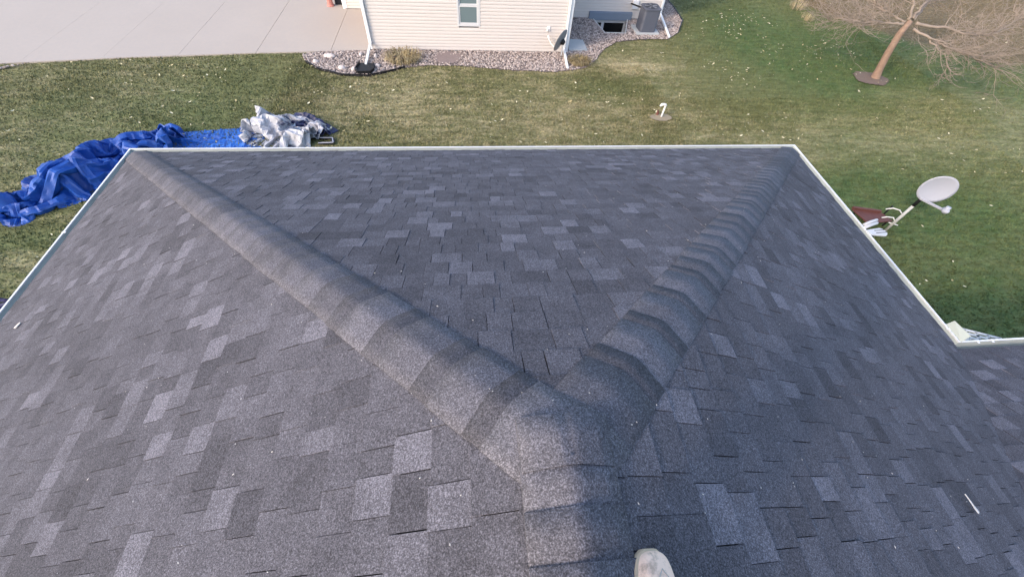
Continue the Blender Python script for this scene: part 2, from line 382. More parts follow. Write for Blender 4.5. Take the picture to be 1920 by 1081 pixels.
# gravel beds
def bed_sheet(name, P, hole=None):
    xs = [p[0] for p in P]; ys = [p[1] for p in P]
    v, f = grid_sheet(min(xs), max(xs), min(ys), max(ys), .06, lambda x, y: inpoly(x, y, P) & (~inpoly(x, y, hole) if hole else True), lambda x, y: np.full(x.shape, .022))
    tag(mk(name, v, f.tolist(), M['gravel_base']), kind='structure')
bed_sheet('gravel_bed', BED, WELL); bed_sheet('gravel_bed', BED2)
ico = bmesh.new(); bmesh.ops.create_icosphere(ico, subdivisions=1, radius=1); IV = np.array([q.co[:] for q in ico.verts]); IF = np.array([[q.index for q in fc.verts] for fc in ico.faces]); ico.free()
OV = np.array([(1, 0, 0), (-1, 0, 0), (0, 1, 0), (0, -1, 0), (0, 0, 1), (0, 0, -1)], float); OF = np.array([(0, 2, 4), (2, 1, 4), (1, 3, 4), (3, 0, 4), (2, 0, 5), (1, 2, 5), (3, 1, 5), (0, 3, 5)])
def stones(name, P, dens, label, hole=None, size=(.016, .042), soilspots=()):
    xs = [p[0] for p in P]; ys = [p[1] for p in P]; n = int((max(xs) - min(xs)) * (max(ys) - min(ys)) * dens)
    x = rng.uniform(min(xs), max(xs), n); y = rng.uniform(min(ys), max(ys), n); ok = inpoly(x, y, P)
    if hole: ok &= ~inpoly(x, y, hole)
    for cx, cy, rx, ry in soilspots: ok &= (((x - cx) / rx) ** 2 + ((y - cy) / ry) ** 2) > rng.uniform(.3, 1.2, n)
    x = x[ok]; y = y[ok]; n = len(x); r = rng.uniform(*size, n) * (.8 + .5 * rng.random(n))
    a = rng.uniform(0, 6.28, n); sx = r * rng.uniform(.8, 1.4, n); sy = r * rng.uniform(.7, 1., n); sz = r * rng.uniform(.5, .8, n)
    B = IV if n * 20 < 150000 else OV; Fc = IF if B is IV else OF
    j = B[None] * (1 + .25 * rng.normal(size=(n, len(B), 1)) * .6)
    px = j[:, :, 0] * sx[:, None]; py = j[:, :, 1] * sy[:, None]; pz = j[:, :, 2] * sz[:, None]
    V = np.stack([x[:, None] + px * np.cos(a)[:, None] - py * np.sin(a)[:, None], y[:, None] + px * np.sin(a)[:, None] + py * np.cos(a)[:, None], .03 + r[:, None] * .3 + pz], -1).reshape(-1, 3)
    F = (Fc[None] + (np.arange(n) * len(B))[:, None, None]).reshape(-1, 3)
    tone = np.repeat(np.clip(rng.beta(1.6, 1.5, n), 0, 1), len(B))
    tag(mk(name, V, F.tolist(), M['stone'], attrs={'tone': tone}), label, 'gravel', kind='stuff')
stones('gravel', BED, 560, 'pinkish grey pebbles around the base of the siding house', WELL, soilspots=[(-.95, 14.45, .55, .5), (3.75, 14.2, .5, .35), (-2.4, 14.3, .5, .5)])
stones('gravel', BED2, 420, 'small patch of pebbles at the edge of the driveway')
# black edging strips
e = MB(); pts = [(x, y, .03) for x, y in BED[1:7]]; 
for a, b in zip(pts[:-1], pts[1:]): e.bar(a, b, .025, .09)
tag(e.build('garden_edging', M['black_plastic']), 'black plastic edging round the pebbles by the downspout', 'edging')
e = MB(); pts = [(x, y, .03) for x, y in BED[19:23]]
for a, b in zip(pts[:-1], pts[1:]): e.bar(a, b, .03, .1)
tag(e.build('garden_edging', M['black_plastic']), 'black plastic edging beyond the air conditioner', 'edging')
# pale rocks
def rock(x, y, sx, sy, sz, label, az=0):
    sx, sy, sz = sx * .76, sy * .76, sz * .7
    b = bmesh.new(); bmesh.ops.create_icosphere(b, subdivisions=3, radius=1)
    for q in b.verts:
        n = fbm(np.array(q.co.x * 1.3 + x * 3), np.array(q.co.y * 1.3 + q.co.z + y), 77, 3); q.co *= .8 + .45 * float(n)
        X, Y = q.co.x * sx, q.co.y * sy; q.co = Vector((X * math.cos(az) - Y * math.sin(az), X * math.sin(az) + Y * math.cos(az), max(q.co.z, -.4) * sz))
    me = bpy.data.meshes.new('rock'); b.to_mesh(me); b.free(); me.polygons.foreach_set('use_smooth', [True] * len(me.polygons)); me.materials.append(M['rock'])
    o = bpy.data.objects.new('rock', me); COL.objects.link(o); o.location = (x, y, .03 + sz * .35); tag(o, label, 'rock', 'pale rocks in the pebble bed')
rock(-4.9, 14.45, .24, .12, .12, 'largest flat pale oval rock by the driveway edge')
rock(-5.28, 14.05, .12, .10, .1, 'pale rock nearest the grass corner of the pebble bed')
rock(-4.37, 13.63, .14, .12, .12, 'pale round rock in the pebbles, left of two near the splash pan')
rock(-3.97, 13.55, .12, .11, .12, 'pale pointed rock just left of the black splash pan', .7)
rock(-3.38, 14.5, .08, .14, .1, 'tall pale rock between the downspout and the siding')
rock(-3.25, 13.84, .10, .10, .09, 'small pale rock right of the black splash pan', .4)
rock(-3.9, 14.62, .07, .13, .09, 'narrow pale rock just left of the downspout')

# ------------------------------------------------------------------ the house under the camera
house = empty('hip_roof_house', (0, 0, 0), 'house with a charcoal shingled hip roof and white gutters, seen from its ridge', 'house')
AP = Vector((0, 0, ZA)); C5 = math.sqrt(1 + S * S); XE = W - .10; LE = XE * C5; EXP = .143
# wall and wing under the eaves
wl = MB(); x_ = W - .55
P = [(-x_, -9.5), (x_, -9.5), (x_, -8.5), (9, -8.5), (9, .9), (x_, .9), (x_, x_), (-x_, x_)]
wl.hull([(x, y, -.1) for x, y in P], [(x, y, ZA - S * W - .2) for x, y in P]); wl.build('wall', M['vinyl_beige'], house)
so = MB(); P = [(-W + .13, -10), (W - .13, -10), (W - .13, -8.8), (9.3, -8.8), (9.3, 1.28), (W - .13, 1.28), (W - .13, W - .13), (-W + .13, W - .13)]
so.hull([(x, y, ZA - S * W - .17) for x, y in P], [(x, y, ZA - S * W - .14) for x, y in P]); so.build('soffit', M['soffit'], house)

def clip(P, region):
    out = list(P); n = len(region)
    for i in range(n):
        (ax, ay), (bx, by) = region[i], region[(i + 1) % n]; ins = lambda p: (bx - ax) * (p[1] - ay) - (by - ay) * (p[0] - ax) >= -1e-9
        src = out; out = []
        for j in range(len(src)):
            p, q = src[j], src[(j + 1) % len(src)]; ip, iq = ins(p), ins(q)
            if ip: out.append(p)
            if ip != iq:
                d1 = (bx - ax) * (p[1] - ay) - (by - ay) * (p[0] - ax); d2 = (bx - ax) * (q[1] - ay) - (by - ay) * (q[0] - ax); t = d1 / (d1 - d2)
                out.append((p[0] + t * (q[0] - p[0]), p[1] + t * (q[1] - p[1])))
        if not out: return []
    return out
def ccw(P):
    a = sum(P[i][0] * P[(i + 1) % len(P)][1] - P[(i + 1) % len(P)][0] * P[i][1] for i in range(len(P))); return P if a > 0 else P[::-1]
slopes = {
    'left':  (lambda u, t: Vector((-t / C5, u, ZA - S * t / C5)), Vector((-S, 0, 1)).normalized(), [(-6, 0), (0, 0), (XE, LE), (-6, LE)], 0.0195),
    'front': (lambda u, t: Vector((u, t / C5, ZA - S * t / C5)), Vector((0, S, 1)).normalized(), [(0, 0), (XE, LE), (-XE, LE)], 0.0195),
    'right': (lambda u, t: Vector((t / C5, u, ZA - S * t / C5)), Vector((S, 0, 1)).normalized(), [(-3.63, 0), (0, 0), (XE, LE), (XE - 3.63, LE)], 0.052),
    'wing':  (lambda u, t: Vector((u, t / C5 - 3.63, ZA - S * t / C5)), Vector((0, S, 1)).normalized(), [(0, 0), (XE, LE), (8.95, LE), (8.95, 0)], 0.03)}
slope_label = {'left': 'sunlit warm grey slope of charcoal shingles', 'front': 'slope of charcoal shingles between the two hips', 'right': 'shaded bluish slope of charcoal shingles', 'wing': 'shaded slope of the side wing beyond the valley'}
pieces = []       # (screen size, slope object, verts, faces, tones)
def to_px(p):
    d = p - CP; z = d.dot(fw)
    if z < .05: return None
    return 960 + 743.5 * d.dot(r2) / z, 540.5 - 743.5 * d.dot(u2) / z
def outline_area(pts):
    q = [to_px(p) for p in pts]
    if any(k is None for k in q): return 0
    q = [(min(max(x, 0), 1920), min(max(y, 0), 1081)) for x, y in q]
    return abs(sum(q[i][0] * q[(i + 1) % len(q)][1] - q[(i + 1) % len(q)][0] * q[i][1] for i in range(len(q)))) / 2
slope_obj = {}
for key, (fn, nrm, region, off) in slopes.items():
    reg = ccw(region)
    deck = [fn(u, t) - nrm * .012 for u, t in region]; bot = [p - nrm * .02 for p in deck]
    db = MB(); db.hull(bot, deck); so_ = db.build('roof_slope', M['deck'], house); so_['label'] = slope_label[key]; slope_obj[key] = so_
    edges = []; t = off + EXP
    while t < LE - .05: edges.append(t); t += EXP
    edges.append(LE)
    umin = min(p[0] for p in region); umax = max(p[0] for p in region); prev = 0.0
    for ci, te in enumerate(edges):
        u = umin - random.uniform(0, .2); raised = random.random() < .5
        bot_j = 0
        while u < umax:
            w_ = random.choice((.085, .11, .125, .14, .155, .17, .19)) * random.uniform(.93, 1.07)
            tb = te + random.uniform(-.003, .003); tt = prev - .03; gp = random.choice((.0006, .0012, .0022))
            rect = [(u + gp, tt), (u + w_ - gp, tt), (u + w_ - gp, tb), (u + gp, tb)]
            if ci == len(edges) - 1: rect = [(a, min(b, LE)) for a, b in rect]
            P = clip(ccw(rect), reg)
            if len(P) >= 3 and max(p[1] for p in P) - min(p[1] for p in P) > .008:
                h_low = (.0068 if raised else .0036) + random.uniform(0, .0015); h_up = .0005 + (.0008 if raised else 0)
                rr = random.random()
                tone = random.gauss(.081, .008)
                if raised:
                    if rr < .17: tone = random.uniform(.10, .13)
                    elif rr < .26: tone = random.uniform(.054, .066)
                else:
                    tone *= .95
                    if rr < .06: tone = random.uniform(.094, .115)
                tilt = random.uniform(-.0012, .0012)
                top = []
                for (a, b) in P:
                    fr = (b - tt) / max(tb - tt, 1e-6); top.append(fn(a, b) + nrm * (h_up + (h_low - h_up) * fr + tilt * ((a - u) / w_ - .5)))
                bt = [fn(a, b) - nrm * .006 for a, b in P]
                n = len(P); vs = bt + top
                # winding so that the top faces outwards
                nn = (top[1] - top[0]).cross(top[2] - top[0])
                if nn.dot(nrm) < 0: vs = bt[::-1] + top[::-1]
                fc = [tuple(range(n - 1, -1, -1)), tuple(range(n, 2 * n))] + [(i, (i + 1) % n, n + (i + 1) % n, n + i) for i in range(n)]
                et = random.choice((.045, .055, .075, .12, .15))
                tones = [tone, tone] + [et if random.random() < .6 else tone * .8 for i in range(n)]
                pieces.append((outline_area(top), key, vs, fc, tones))
            u += w_; raised = (not raised) if random.random() < .82 else raised
        prev = te
pieces.sort(key=lambda p: -p[0])
for ar, key, vs, fc, tones in pieces[:300]:
    mk('shingle', [tuple(p) for p in vs], fc, M['shingle'], slope_obj[key], attrs={'tone': tones}, center=True)
V = []; F = []; T = []
for ar, key, vs, fc, tones in pieces[300:]:
    b = len(V); V += [tuple(p) for p in vs]; F += [tuple(b + i for i in q) for q in fc]; T += tones
o = mk('shingles', V, F, M['shingle'], house, attrs={'tone': T}); tag(o, 'smaller and farther charcoal shingles laid in overlapping courses', kind='stuff')
# the far side of the wing and the roof behind the viewer
bk = MB(); 
bk.add([(0, -3.63, ZA - .01), (0, -12, ZA - .01), (XE, -12, ZA - S * XE - .01), (XE, -8.57, ZA - S * XE - .01)], [(0, 1, 2, 3)])
bk.add([(0, -3.63, ZA - .012), (8.95, -3.63, ZA - .012), (8.95, -8.57, ZA - S * XE - .012), (XE, -8.57, ZA - S * XE - .012)], [(3, 2, 1, 0)])
bk.add([(0, -6, ZA - .01), (0, -12, ZA - .01), (-XE, -12, ZA - S * XE - .01), (-XE, -6, ZA - S * XE - .01)], [(3, 2, 1, 0)])
mk('roof_slope', bk.v, bk.f, M['shingle'], house, attrs={'tone': [.095] * 3})

# hip and ridge caps
def cap(p_low, p_up, a, b, nL, nR, w, tone, puff, lift, dark_butt, drop=None, tilt=0):
    """one bent cap from its butt end p_low to its tucked end p_up; a, b: unit vectors down each side"""
    S_ = [-1, -.65, -.36, -.2, -.1, 0, .1, .2, .36, .65, 1]
    rows = []; m = (nL + nR).normalized()
    crest = .5 * (a + b); 
    for (p, h) in ((p_low, lift), (p_low * .5 + p_up * .5, lift * .55), (p_up, 0.0)):
        row = []
        for s in S_:
            r_ = .22; q = abs(s)
            if q < r_:   # rounded bend
                tt = (s + r_) / (2 * r_); pa = a * (r_ * w); pb = b * (r_ * w); ctrl = Vector((0, 0, 0)); base = pa * (1 - tt) ** 2 + pb * tt * tt
            else: base = (a if s < 0 else b) * (q * w)
            n = (nL * (1 - (s + 1) / 2) + nR * ((s + 1) / 2)).normalized()
            v = p + base + n * (h + puff * (1 - s * s)) + m * .008
            if drop: v = v + drop(v)
            row.append(v)
        rows.append(row)
    n = len(S_); v = [q for r_ in rows for q in r_]; f = []; tn = []
    for i in range(2):
        for k in range(n - 1): f.append((i * n + k, i * n + k + 1, (i + 1) * n + k + 1, (i + 1) * n + k)); tn.append(tone)
    # skirt: butt and sides with thickness
    und = [q - m * (lift + puff + .02) for q in rows[0]]; b0 = len(v); v += und
    for k in range(n - 1): f.append((b0 + k, b0 + k + 1, k + 1, k)); tn.append(tone * dark_butt)
    for side in (0, n - 1):
        dn = [r_[side] - m * .03 for r_ in rows]; b1 = len(v); v += dn
        for i in range(2):
            q = (i * n + side, (i + 1) * n + side, b1 + i + 1, b1 + i); f.append(q if side == 0 else q[::-1]); tn.append(tone * .8)
    return v, f, tn
nLft, nFrt, nRgt = Vector((-S, 0, 1)).normalized(), Vector((0, S, 1)).normalized(), Vector((S, 0, 1)).normalized()
def lay_hip(sx, nA, nB, phase):
    h = Vector((sx, 1, -S)).normalized(); L = XE * math.sqrt(2 + S * S)
    a = h.cross(nA); a = a if a.z < 0 else -a; b = h.cross(nB); b = b if b.z < 0 else -b
    t = L; i = 0; dark = False
    while t > .1:
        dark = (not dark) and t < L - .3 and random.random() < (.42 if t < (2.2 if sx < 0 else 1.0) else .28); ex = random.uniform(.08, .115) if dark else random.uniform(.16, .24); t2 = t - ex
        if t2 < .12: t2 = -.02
        tone = (.084 - .030 * math.exp(-t / 1.3)) * random.uniform(.95, 1.05) if dark else random.choice((.084, .092, .1, .106)) * random.uniform(.97, 1.03)  # dark pieces: shade cast by raised cap butts, put into the tone
        big = random.random() < .09
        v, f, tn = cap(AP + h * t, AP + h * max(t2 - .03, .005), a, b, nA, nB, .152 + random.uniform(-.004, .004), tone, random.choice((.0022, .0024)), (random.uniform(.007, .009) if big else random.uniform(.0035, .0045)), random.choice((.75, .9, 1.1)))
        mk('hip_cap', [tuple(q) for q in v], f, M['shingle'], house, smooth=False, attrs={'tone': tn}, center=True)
        o = COL.objects[-1] if False else None
        t = t2; i += 1
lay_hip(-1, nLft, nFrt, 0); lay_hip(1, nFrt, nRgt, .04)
y = .10; i = 0
while y > -1.7:
    ex = .118 if i == 0 else .125 * random.uniform(.92, 1.05); y2 = y - ex
    dr = (lambda v: Vector((0, 0, -.46 * max(0, v.y - abs(v.x)))))
    tone = (.098, .106, .09, .094)[i % 4]
    v, f, tn = cap(AP + Vector((0, y, (.022 if i == 0 else .012))), AP + Vector((0, y2 - .03, (.020 if i == 0 else .006))), Vector((-1, 0, -S)).normalized(), Vector((1, 0, -S)).normalized(), nLft, nRgt, .15, tone, .006, .006, .7, dr)
    mk('ridge_cap', [tuple(q) for q in v], f, M['shingle'], house, attrs={'tone': tn}, center=True); y = y2; i += 1
for o in list(house.children):
    if o.name.startswith(('hip_cap', 'ridge_cap')): o.data.polygons.foreach_set('use_smooth', [i < 20 for i in range(len(o.data.polygons))])

# gutters: a trough with a rolled lip, built as a profile swept along each eave
ZE = ZA - S * XE          # roof plane height at the shingle edge
def gutter(p0, p1, outv, m0, m1, hang, length_dir, name='gutter'):
    """p0,p1 on the shingle edge line (plan), outv points away from the house; m0/m1: mitre shift per metre outwards"""
    p0 = Vector((*p0, 0)); p1 = Vector((*p1, 0)); o_ = Vector((*outv, 0)); d = (p1 - p0).normalized(); zt = ZE - .012
    prof = [(-.045, zt + .005), (-.045, zt - .11), (.05, zt - .11), (.085, zt - .05), (.098, zt - .005), (.098, zt + .012), (.080, zt + .012), (.080, zt + .004), (.092, zt - .003), (.078, zt - .045), (.045, zt - .104), (-.040, zt - .104), (-.040, zt + .005)]
    n = len(prof); v = []
    for pp, mm in ((p0, m0), (p1, m1)):
        for (q, z) in prof: v.append(pp + o_ * q + d * (mm * q) + Vector((0, 0, z)))
    f = [(i, (i + 1) % n, n + (i + 1) % n, n + i) for i in range(n)] + [tuple(range(n - 1, -1, -1)), tuple(range(n, 2 * n))]
    g = mk(name, [tuple(q) for q in v], f, M['white_metal'], house, center=True)
    tr = MB(); a0 = p0 + d * (m0 * .0); a1 = p1
    v = [a0 + o_ * -.038 + Vector((0, 0, zt - .1)), a0 + o_ * .044 + d * m0 * .044 + Vector((0, 0, zt - .1)), a1 + o_ * .044 + d * m1 * .044 + Vector((0, 0, zt - .1)), a1 + o_ * -.038 + Vector((0, 0, zt - .1)),
         a0 + o_ * .075 + d * m0 * .075 + Vector((0, 0, zt - .046)), a1 + o_ * .075 + d * m1 * .075 + Vector((0, 0, zt - .046)),
         a0 + o_ * .088 + d * m0 * .088 + Vector((0, 0, zt - .008)), a1 + o_ * .088 + d * m1 * .088 + Vector((0, 0, zt - .008)), a0 + o_ * -.037 + Vector((0, 0, zt)), a1 + o_ * -.037 + Vector((0, 0, zt))]
    tr.add(v, [(0, 1, 2, 3), (1, 4, 5, 2), (4, 6, 7, 5), (8, 0, 3, 9)]); mk('trough', tr.v, tr.f, M['trough'], g, center=True)
    for t in hang:
        q = p0 + d * t; hb = MB(); hb.box((-.012, -.012, 0), (.012, .012, .004)); hb = MB()
        hb.bar(q + o_ * .055 + Vector((0, 0, zt + .016)), q + o_ * .094 + Vector((0, 0, zt + .016)), .022, .005); hb.build('gutter_hanger', M['white_metal'], g)
    return g
gutter((-XE, XE), (XE, XE), (0, 1), -1, 1, [], 0)
gutter((-XE, -6), (-XE, XE), (-1, 0), 0, 1, [8.1, 9.4], 0)
gr = gutter((XE, XE - 3.63), (XE, XE), (1, 0), 1, 1, [.25], 0)
gutter((XE, XE - 3.63), (8.95, XE - 3.63), (0, 1), 1, 0, [.3, .48], 0)
cx, cy = XE + .09, XE - 3.63 + .09
sg = MB(); sg.bar((cx + .0, cy + .02, ZE + .05), (cx + .0, cy + .20, ZE + .05), .008, .11); sg = MB()
sg.add([(cx + .005, cy - .01, ZE + .005), (cx + .005, cy + .22, ZE + .005), (cx + .04, cy + .22, ZE + .075), (cx + .075, cy + .02, ZE + .075), (cx + .009, cy - .01, ZE + .004), (cx + .009, cy + .22, ZE + .004), (cx + .044, cy + .22, ZE + .074), (cx + .079, cy + .02, ZE + .074)],
       [(0, 1, 2, 3), (7, 6, 5, 4), (0, 3, 7, 4), (1, 5, 6, 2), (3, 2, 6, 7), (0, 4, 5, 1)])
sgo = sg.build('splash_guard', M['guard'], gr); sgo['label'] = 'pale green upright plate at the inside gutter corner'

# bits of litter on the shingles
def litter(p, n, kind, label, s):
    m = MB()
    if kind == 'chip':
        a = n.orthogonal().normalized(); b = n.cross(a); pts = [p + (a * math.cos(t) * s * (1 + .25 * math.sin(3 * t)) + b * math.sin(t) * s * .6) for t in np.linspace(0, 2 * math.pi, 9)[:-1]]
        m.hull([q + n * .001 for q in pts], [q + n * .008 for q in pts])
    else:
        pts = [p + Vector((0, .10, 0)) * s + n * .02, p + Vector((.012, .05, 0)) * s + n * .014, p + Vector((.012, 0, 0)) * s + n * .014, p + Vector((.03, -.05, 0)) * s + n * .016]
        pts = [q - n * (n.dot(q - p)) + n * .016 for q in pts]
        m.bar(pts[0], pts[1], .010, .003, n); m.bar(pts[1], pts[2], .016, .003, n); m.bar(pts[2], pts[3], .026, .003, n)
    tag(m.build('debris', M['rope']), label, 'debris')
litter(slopes['left'][0](1.942, 4.416 * C5) + nLft * .008, nLft, 'chip', 'small white chip lying on the shingles by the left gutter', .035)
litter(slopes['right'][0](-.175, 2.425 * C5) + nRgt * .008, nRgt, 'strip', 'thin twisted white strip lying on the shaded shingles', .62)
# tiny grit, uncountable
V = []; F = []
for _ in range(220):
    key = random.choice(('left', 'front', 'right')); fn, nrm, reg, off = slopes[key]; t = random.uniform(.1, 3.2); lim = t / C5
    u = random.uniform(-lim, lim) if key == 'front' else random.uniform(-.6, lim)
    p = fn(u, t) + nrm * .011; a = nrm.orthogonal().normalized(); b = nrm.cross(a); th = random.uniform(0, 6.28); s = random.uniform(.0012, .0026); el = random.uniform(1, 3)
    da = (a * math.cos(th) + b * math.sin(th)) * s * el; dbb = (b * math.cos(th) - a * math.sin(th)) * s; k0 = len(V)
    V += [tuple(p - da), tuple(p + dbb), tuple(p + da), tuple(p - dbb), tuple(p + nrm * s)]; F += [(k0, k0 + 1, k0 + 4), (k0 + 1, k0 + 2, k0 + 4), (k0 + 2, k0 + 3, k0 + 4), (k0 + 3, k0, k0 + 4)]
tag(mk('grit', V, F, M['rope']), 'tiny pale specks and fibres scattered on the shingles', 'debris', kind='stuff')

# ------------------------------------------------------------------ neighbour's house
nb = empty('siding_house', (0, 16, 0), 'neighbouring house with pinkish white lap siding, window and downspouts', 'house')
HT = 2.75; LAP = .1016
def lap_wall(p0, p1, nrm, z0, z1, openings=()):
    """lap siding as real saw-tooth courses, with rectangular openings (s0,s1,z0,z1)"""
    p0 = Vector((*p0, 0)); p1 = Vector((*p1, 0)); L = (p1 - p0).length; d = (p1 - p0) / L; n = Vector((*nrm, 0)); m = MB(); z = z0
    while z < z1 - .01:
        zt = min(z + LAP, z1); spans = [(0, L)]
        for s0, s1, a, b in openings:
            if a < zt - .002 and b > z + .002: spans = [q for (u, w_) in spans for q in ((u, min(w_, s0)), (max(u, s1), w_)) if q[1] - q[0] > .005]
        for (u, w_) in spans:
            A = p0 + d * u; B = p0 + d * w_; Z = lambda q: Vector((0, 0, q))
            m.add([A + n * .002 + Z(z), B + n * .002 + Z(z), B + n * .026 + Z(z), A + n * .026 + Z(z), A + n * .022 + Z(z + LAP * .45), B + n * .022 + Z(z + LAP * .45), A + n * .003 + Z(zt), B + n * .003 + Z(zt)],
                  [(0, 3, 2, 1), (3, 4, 5, 2), (4, 6, 7, 5)])
        z = zt
    return m
WIN = (-.50, .17, .87, 2.1)
m = lap_wall((NX0, NY), (NX1, NY), (0, -1), .06, HT, [(WIN[0] - NX0, WIN[1] - NX0, WIN[2], WIN[3])]); m.build('siding', M['siding'], nb)
m = lap_wall((NX1, SY), (SX1, SY), (0, -1), .06, HT); m.build('siding', M['siding'], nb)
m = lap_wall((-5.04, 18.62), (NX0, 18.62), (0, -1), .05, HT); m.build('siding', M['siding'], nb)
m = lap_wall((NX1, NY), (NX1, SY), (1, 0), .06, HT); m.build('siding', M['siding'], nb)
m = lap_wall((SX1, SY), (SX1, 26), (1, 0), .06, HT); m.build('siding', M['siding'], nb)
m = lap_wall((NX0, 18.62), (NX0, NY), (-1, 0), .06, HT); m.build('siding', M['siding'], nb)
core = MB(); P = [(NX0 + .01, NY + .12), (NX1 - .01, NY + .12), (NX1 - .01, SY + .12), (SX1 - .01, SY + .12), (SX1 - .01, 26), (-5.03, 26), (-5.03, 18.64), (NX0 + .01, 18.64)]
core.hull([(x, y, -1.2) for x, y in P], [(x, y, HT) for x, y in P]); core.build('wall', plain('wall_core', (.35, .33, .31), .9), nb)
fd = MB(); P2 = [(NX0 + .02, NY + .004), (NX1 - .02, NY + .004), (NX1 - .02, NY + .11), (NX0 + .02, NY + .11)]; fd.hull([(x, y, -.4) for x, y in P2], [(x, y, .06) for x, y in P2])
P2 = [(NX1 + .0, SY + .004), (4.97, SY + .004), (4.97, SY + .11), (NX1 + .0, SY + .11)]; fd.hull([(x, y, -1.1) for x, y in P2], [(x, y, .06) for x, y in P2])
P2 = [(6.52, SY + .004), (SX1 - .02, SY + .004), (SX1 - .02, SY + .11), (6.52, SY + .11)]; fd.hull([(x, y, -1.1) for x, y in P2], [(x, y, .06) for x, y in P2])
fd.build('foundation', M['grey_concrete'], nb)
# corner trims
for (x, y, sx, sy) in ((NX0, NY, 1, -1), (NX1, NY, -1, -1), (SX1, SY, -1, -1), (-5.04, 18.62, 1, -1)):
    t = MB(); x0, x1 = sorted((x - sx * .022, x + sx * .07)); t.box((x0, y - .034, .05), (x1, y + .001, HT)); t.build('corner_trim', M['trim'], nb)
# window
wn = MB(); x0, x1, z0, z1 = WIN
for a in (((x0 - .05, NY - .03, z0 - .05), (x0 + .012, NY + .05, z1 + .05)), ((x1 - .012, NY - .03, z0 - .05), (x1 + .05, NY + .05, z1 + .05)), ((x0 + .012, NY - .034, z0 - .05), (x1 - .012, NY + .05, z0 + .012)), ((x0 + .012, NY - .03, z1 - .012), (x1 - .012, NY + .05, z1 + .05))): wn.box(*a)
wo = wn.build('window', M['vinyl_white'], nb)
zm = 1.43
for (a, b, dy) in ((z0 + .012, zm, .0), (zm + .0, z1 - .012, .02)):
    sh = MB(); y0 = NY - .012 + dy; fr = .045
    sh.box((x0 + .014, y0, a + .002), (x0 + .014 + fr, y0 + .03, b - .002)); sh.box((x1 - .014 - fr, y0, a + .002), (x1 - .014, y0 + .03, b - .002)); sh.box((x0 + .014 + fr, y0, a + .002), (x1 - .014 - fr, y0 + .03, a + fr)); sh.box((x0 + .014 + fr, y0, b - fr), (x1 - .014 - fr, y0 + .03, b - .002))
    sh.build('sash', M['vinyl_white'], wo)
    gl = MB(); gl.box((x0 + .014 + fr, y0 + .012, a + fr), (x1 - .014 - fr, y0 + .017, b - fr)); gl.build('pane', M['glass'], wo)
    bl = MB(); bl.box((x0 + .03, y0 + .055, a), (x1 - .03, y0 + .06, b)); 
bl = MB(); bl.box((x0 + .02, NY + .085, z0), (x1 - .02, NY + .09, z1)); bl.build('window_shade', M['shade'], wo)
# eaves, roof
rf = MB(); e_ = .28
rf.add([(NX0 - e_, NY - e_, HT), (NX1 + e_, NY - e_, HT), (NX1 + e_, NY + 4.2, HT), (NX0 - e_, NY + 4.2, HT), ((NX0 + NX1) / 2, NY + 3.4, HT + 1.8), ((NX0 + NX1) / 2, 26.5, HT + 1.8), (NX1 + e_, 26.5, HT), (NX0 - e_, 26.5, HT)],
       [(1, 0, 4), (6, 1, 4, 5), (0, 7, 5, 4), (0, 1, 6, 7)]); 
mk('roof', rf.v, rf.f, M['shingle'], nb, attrs={'tone': [.09] * 4})
rf = MB(); rf.add([(NX1, SY - e_, HT - .01), (SX1 + e_, SY - e_, HT - .01), (SX1 + e_, 26.4, HT - .01), (NX1, 26.4, HT - .01), (NX1, 22.5, HT + 1.9), (SX1 - 3, 22.5, HT + 1.9)], [(1, 0, 4, 5), (2, 1, 5), (3, 2, 5, 4), (0, 1, 2, 3)])
mk('roof', rf.v, rf.f, M['shingle'], nb, attrs={'tone': [.09] * 4})
# downspouts
def spout(pts, label, w=.075, h=.06):
    m = MB()
    for a, b in zip(pts[:-1], pts[1:]):
        a = Vector(a); b = Vector(b); m.bar(a, b + (b - a).normalized() * .02, w, h, (0, 1, 0) if abs((b - a).normalized().z) > .7 else (0, 0, 1))
    o = m.build('downspout', M['white_metal'], nb, bevel=.006); o['label'] = label
spout([(NX0 + .05, NY - .07, HT), (NX0 + .05, NY - .07, .27), (-3.62, 14.0, .10), (-3.62, 13.86, .09)], 'white downspout ending at the black splash pan')
spout([(NX1 - .13, NY - .07, HT), (NX1 - .13, NY - .07, .16), (3.2, 13.82, .05)], 'white downspout beside the wall mounted dish')
spout([(SX1 - .06, SY - .07, HT), (SX1 - .06, SY - .07, .30), (7.76, 16.5, .06)], 'white downspout behind the air conditioner with a long leader')
# wall fittings
m = MB(); m.box((6.56, SY - .09, .42), (6.80, SY - .012, .72)); q = m.build('utility_box', M['trim'], nb, bevel=.008)
m = MB(); m.box((2.55, NY - .045, .72), (2.66, NY - .012, .88)); q = m.build('faucet_plate', M['trim'], nb, bevel=.006); m = MB(); m.tube([(2.6, NY - .04, .8), (2.6, NY - .11, .78), (2.6, NY - .12, .72)], .012); m.build('faucet', M['dish_grey'], q)
# garage opening at the far left of the neighbour
m = MB(); m.box((-5.13, 18.6, .03), (-5.045, 18.72, HT)); m.build('door_jamb', M['trim'], nb)
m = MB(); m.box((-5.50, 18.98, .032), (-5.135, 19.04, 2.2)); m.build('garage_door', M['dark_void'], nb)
bn = MB(); bn.tube([(-5.66, 18.86, .03), (-5.66, 18.86, .05), (-5.66, 18.86, .08), (-5.66, 18.86, .75)], [.15, .15, .12, .04], 12); tag(bn.build('red_cone', M['red_plastic'], smooth=False), 'pinkish red cone standing by the dark garage door', 'cone')

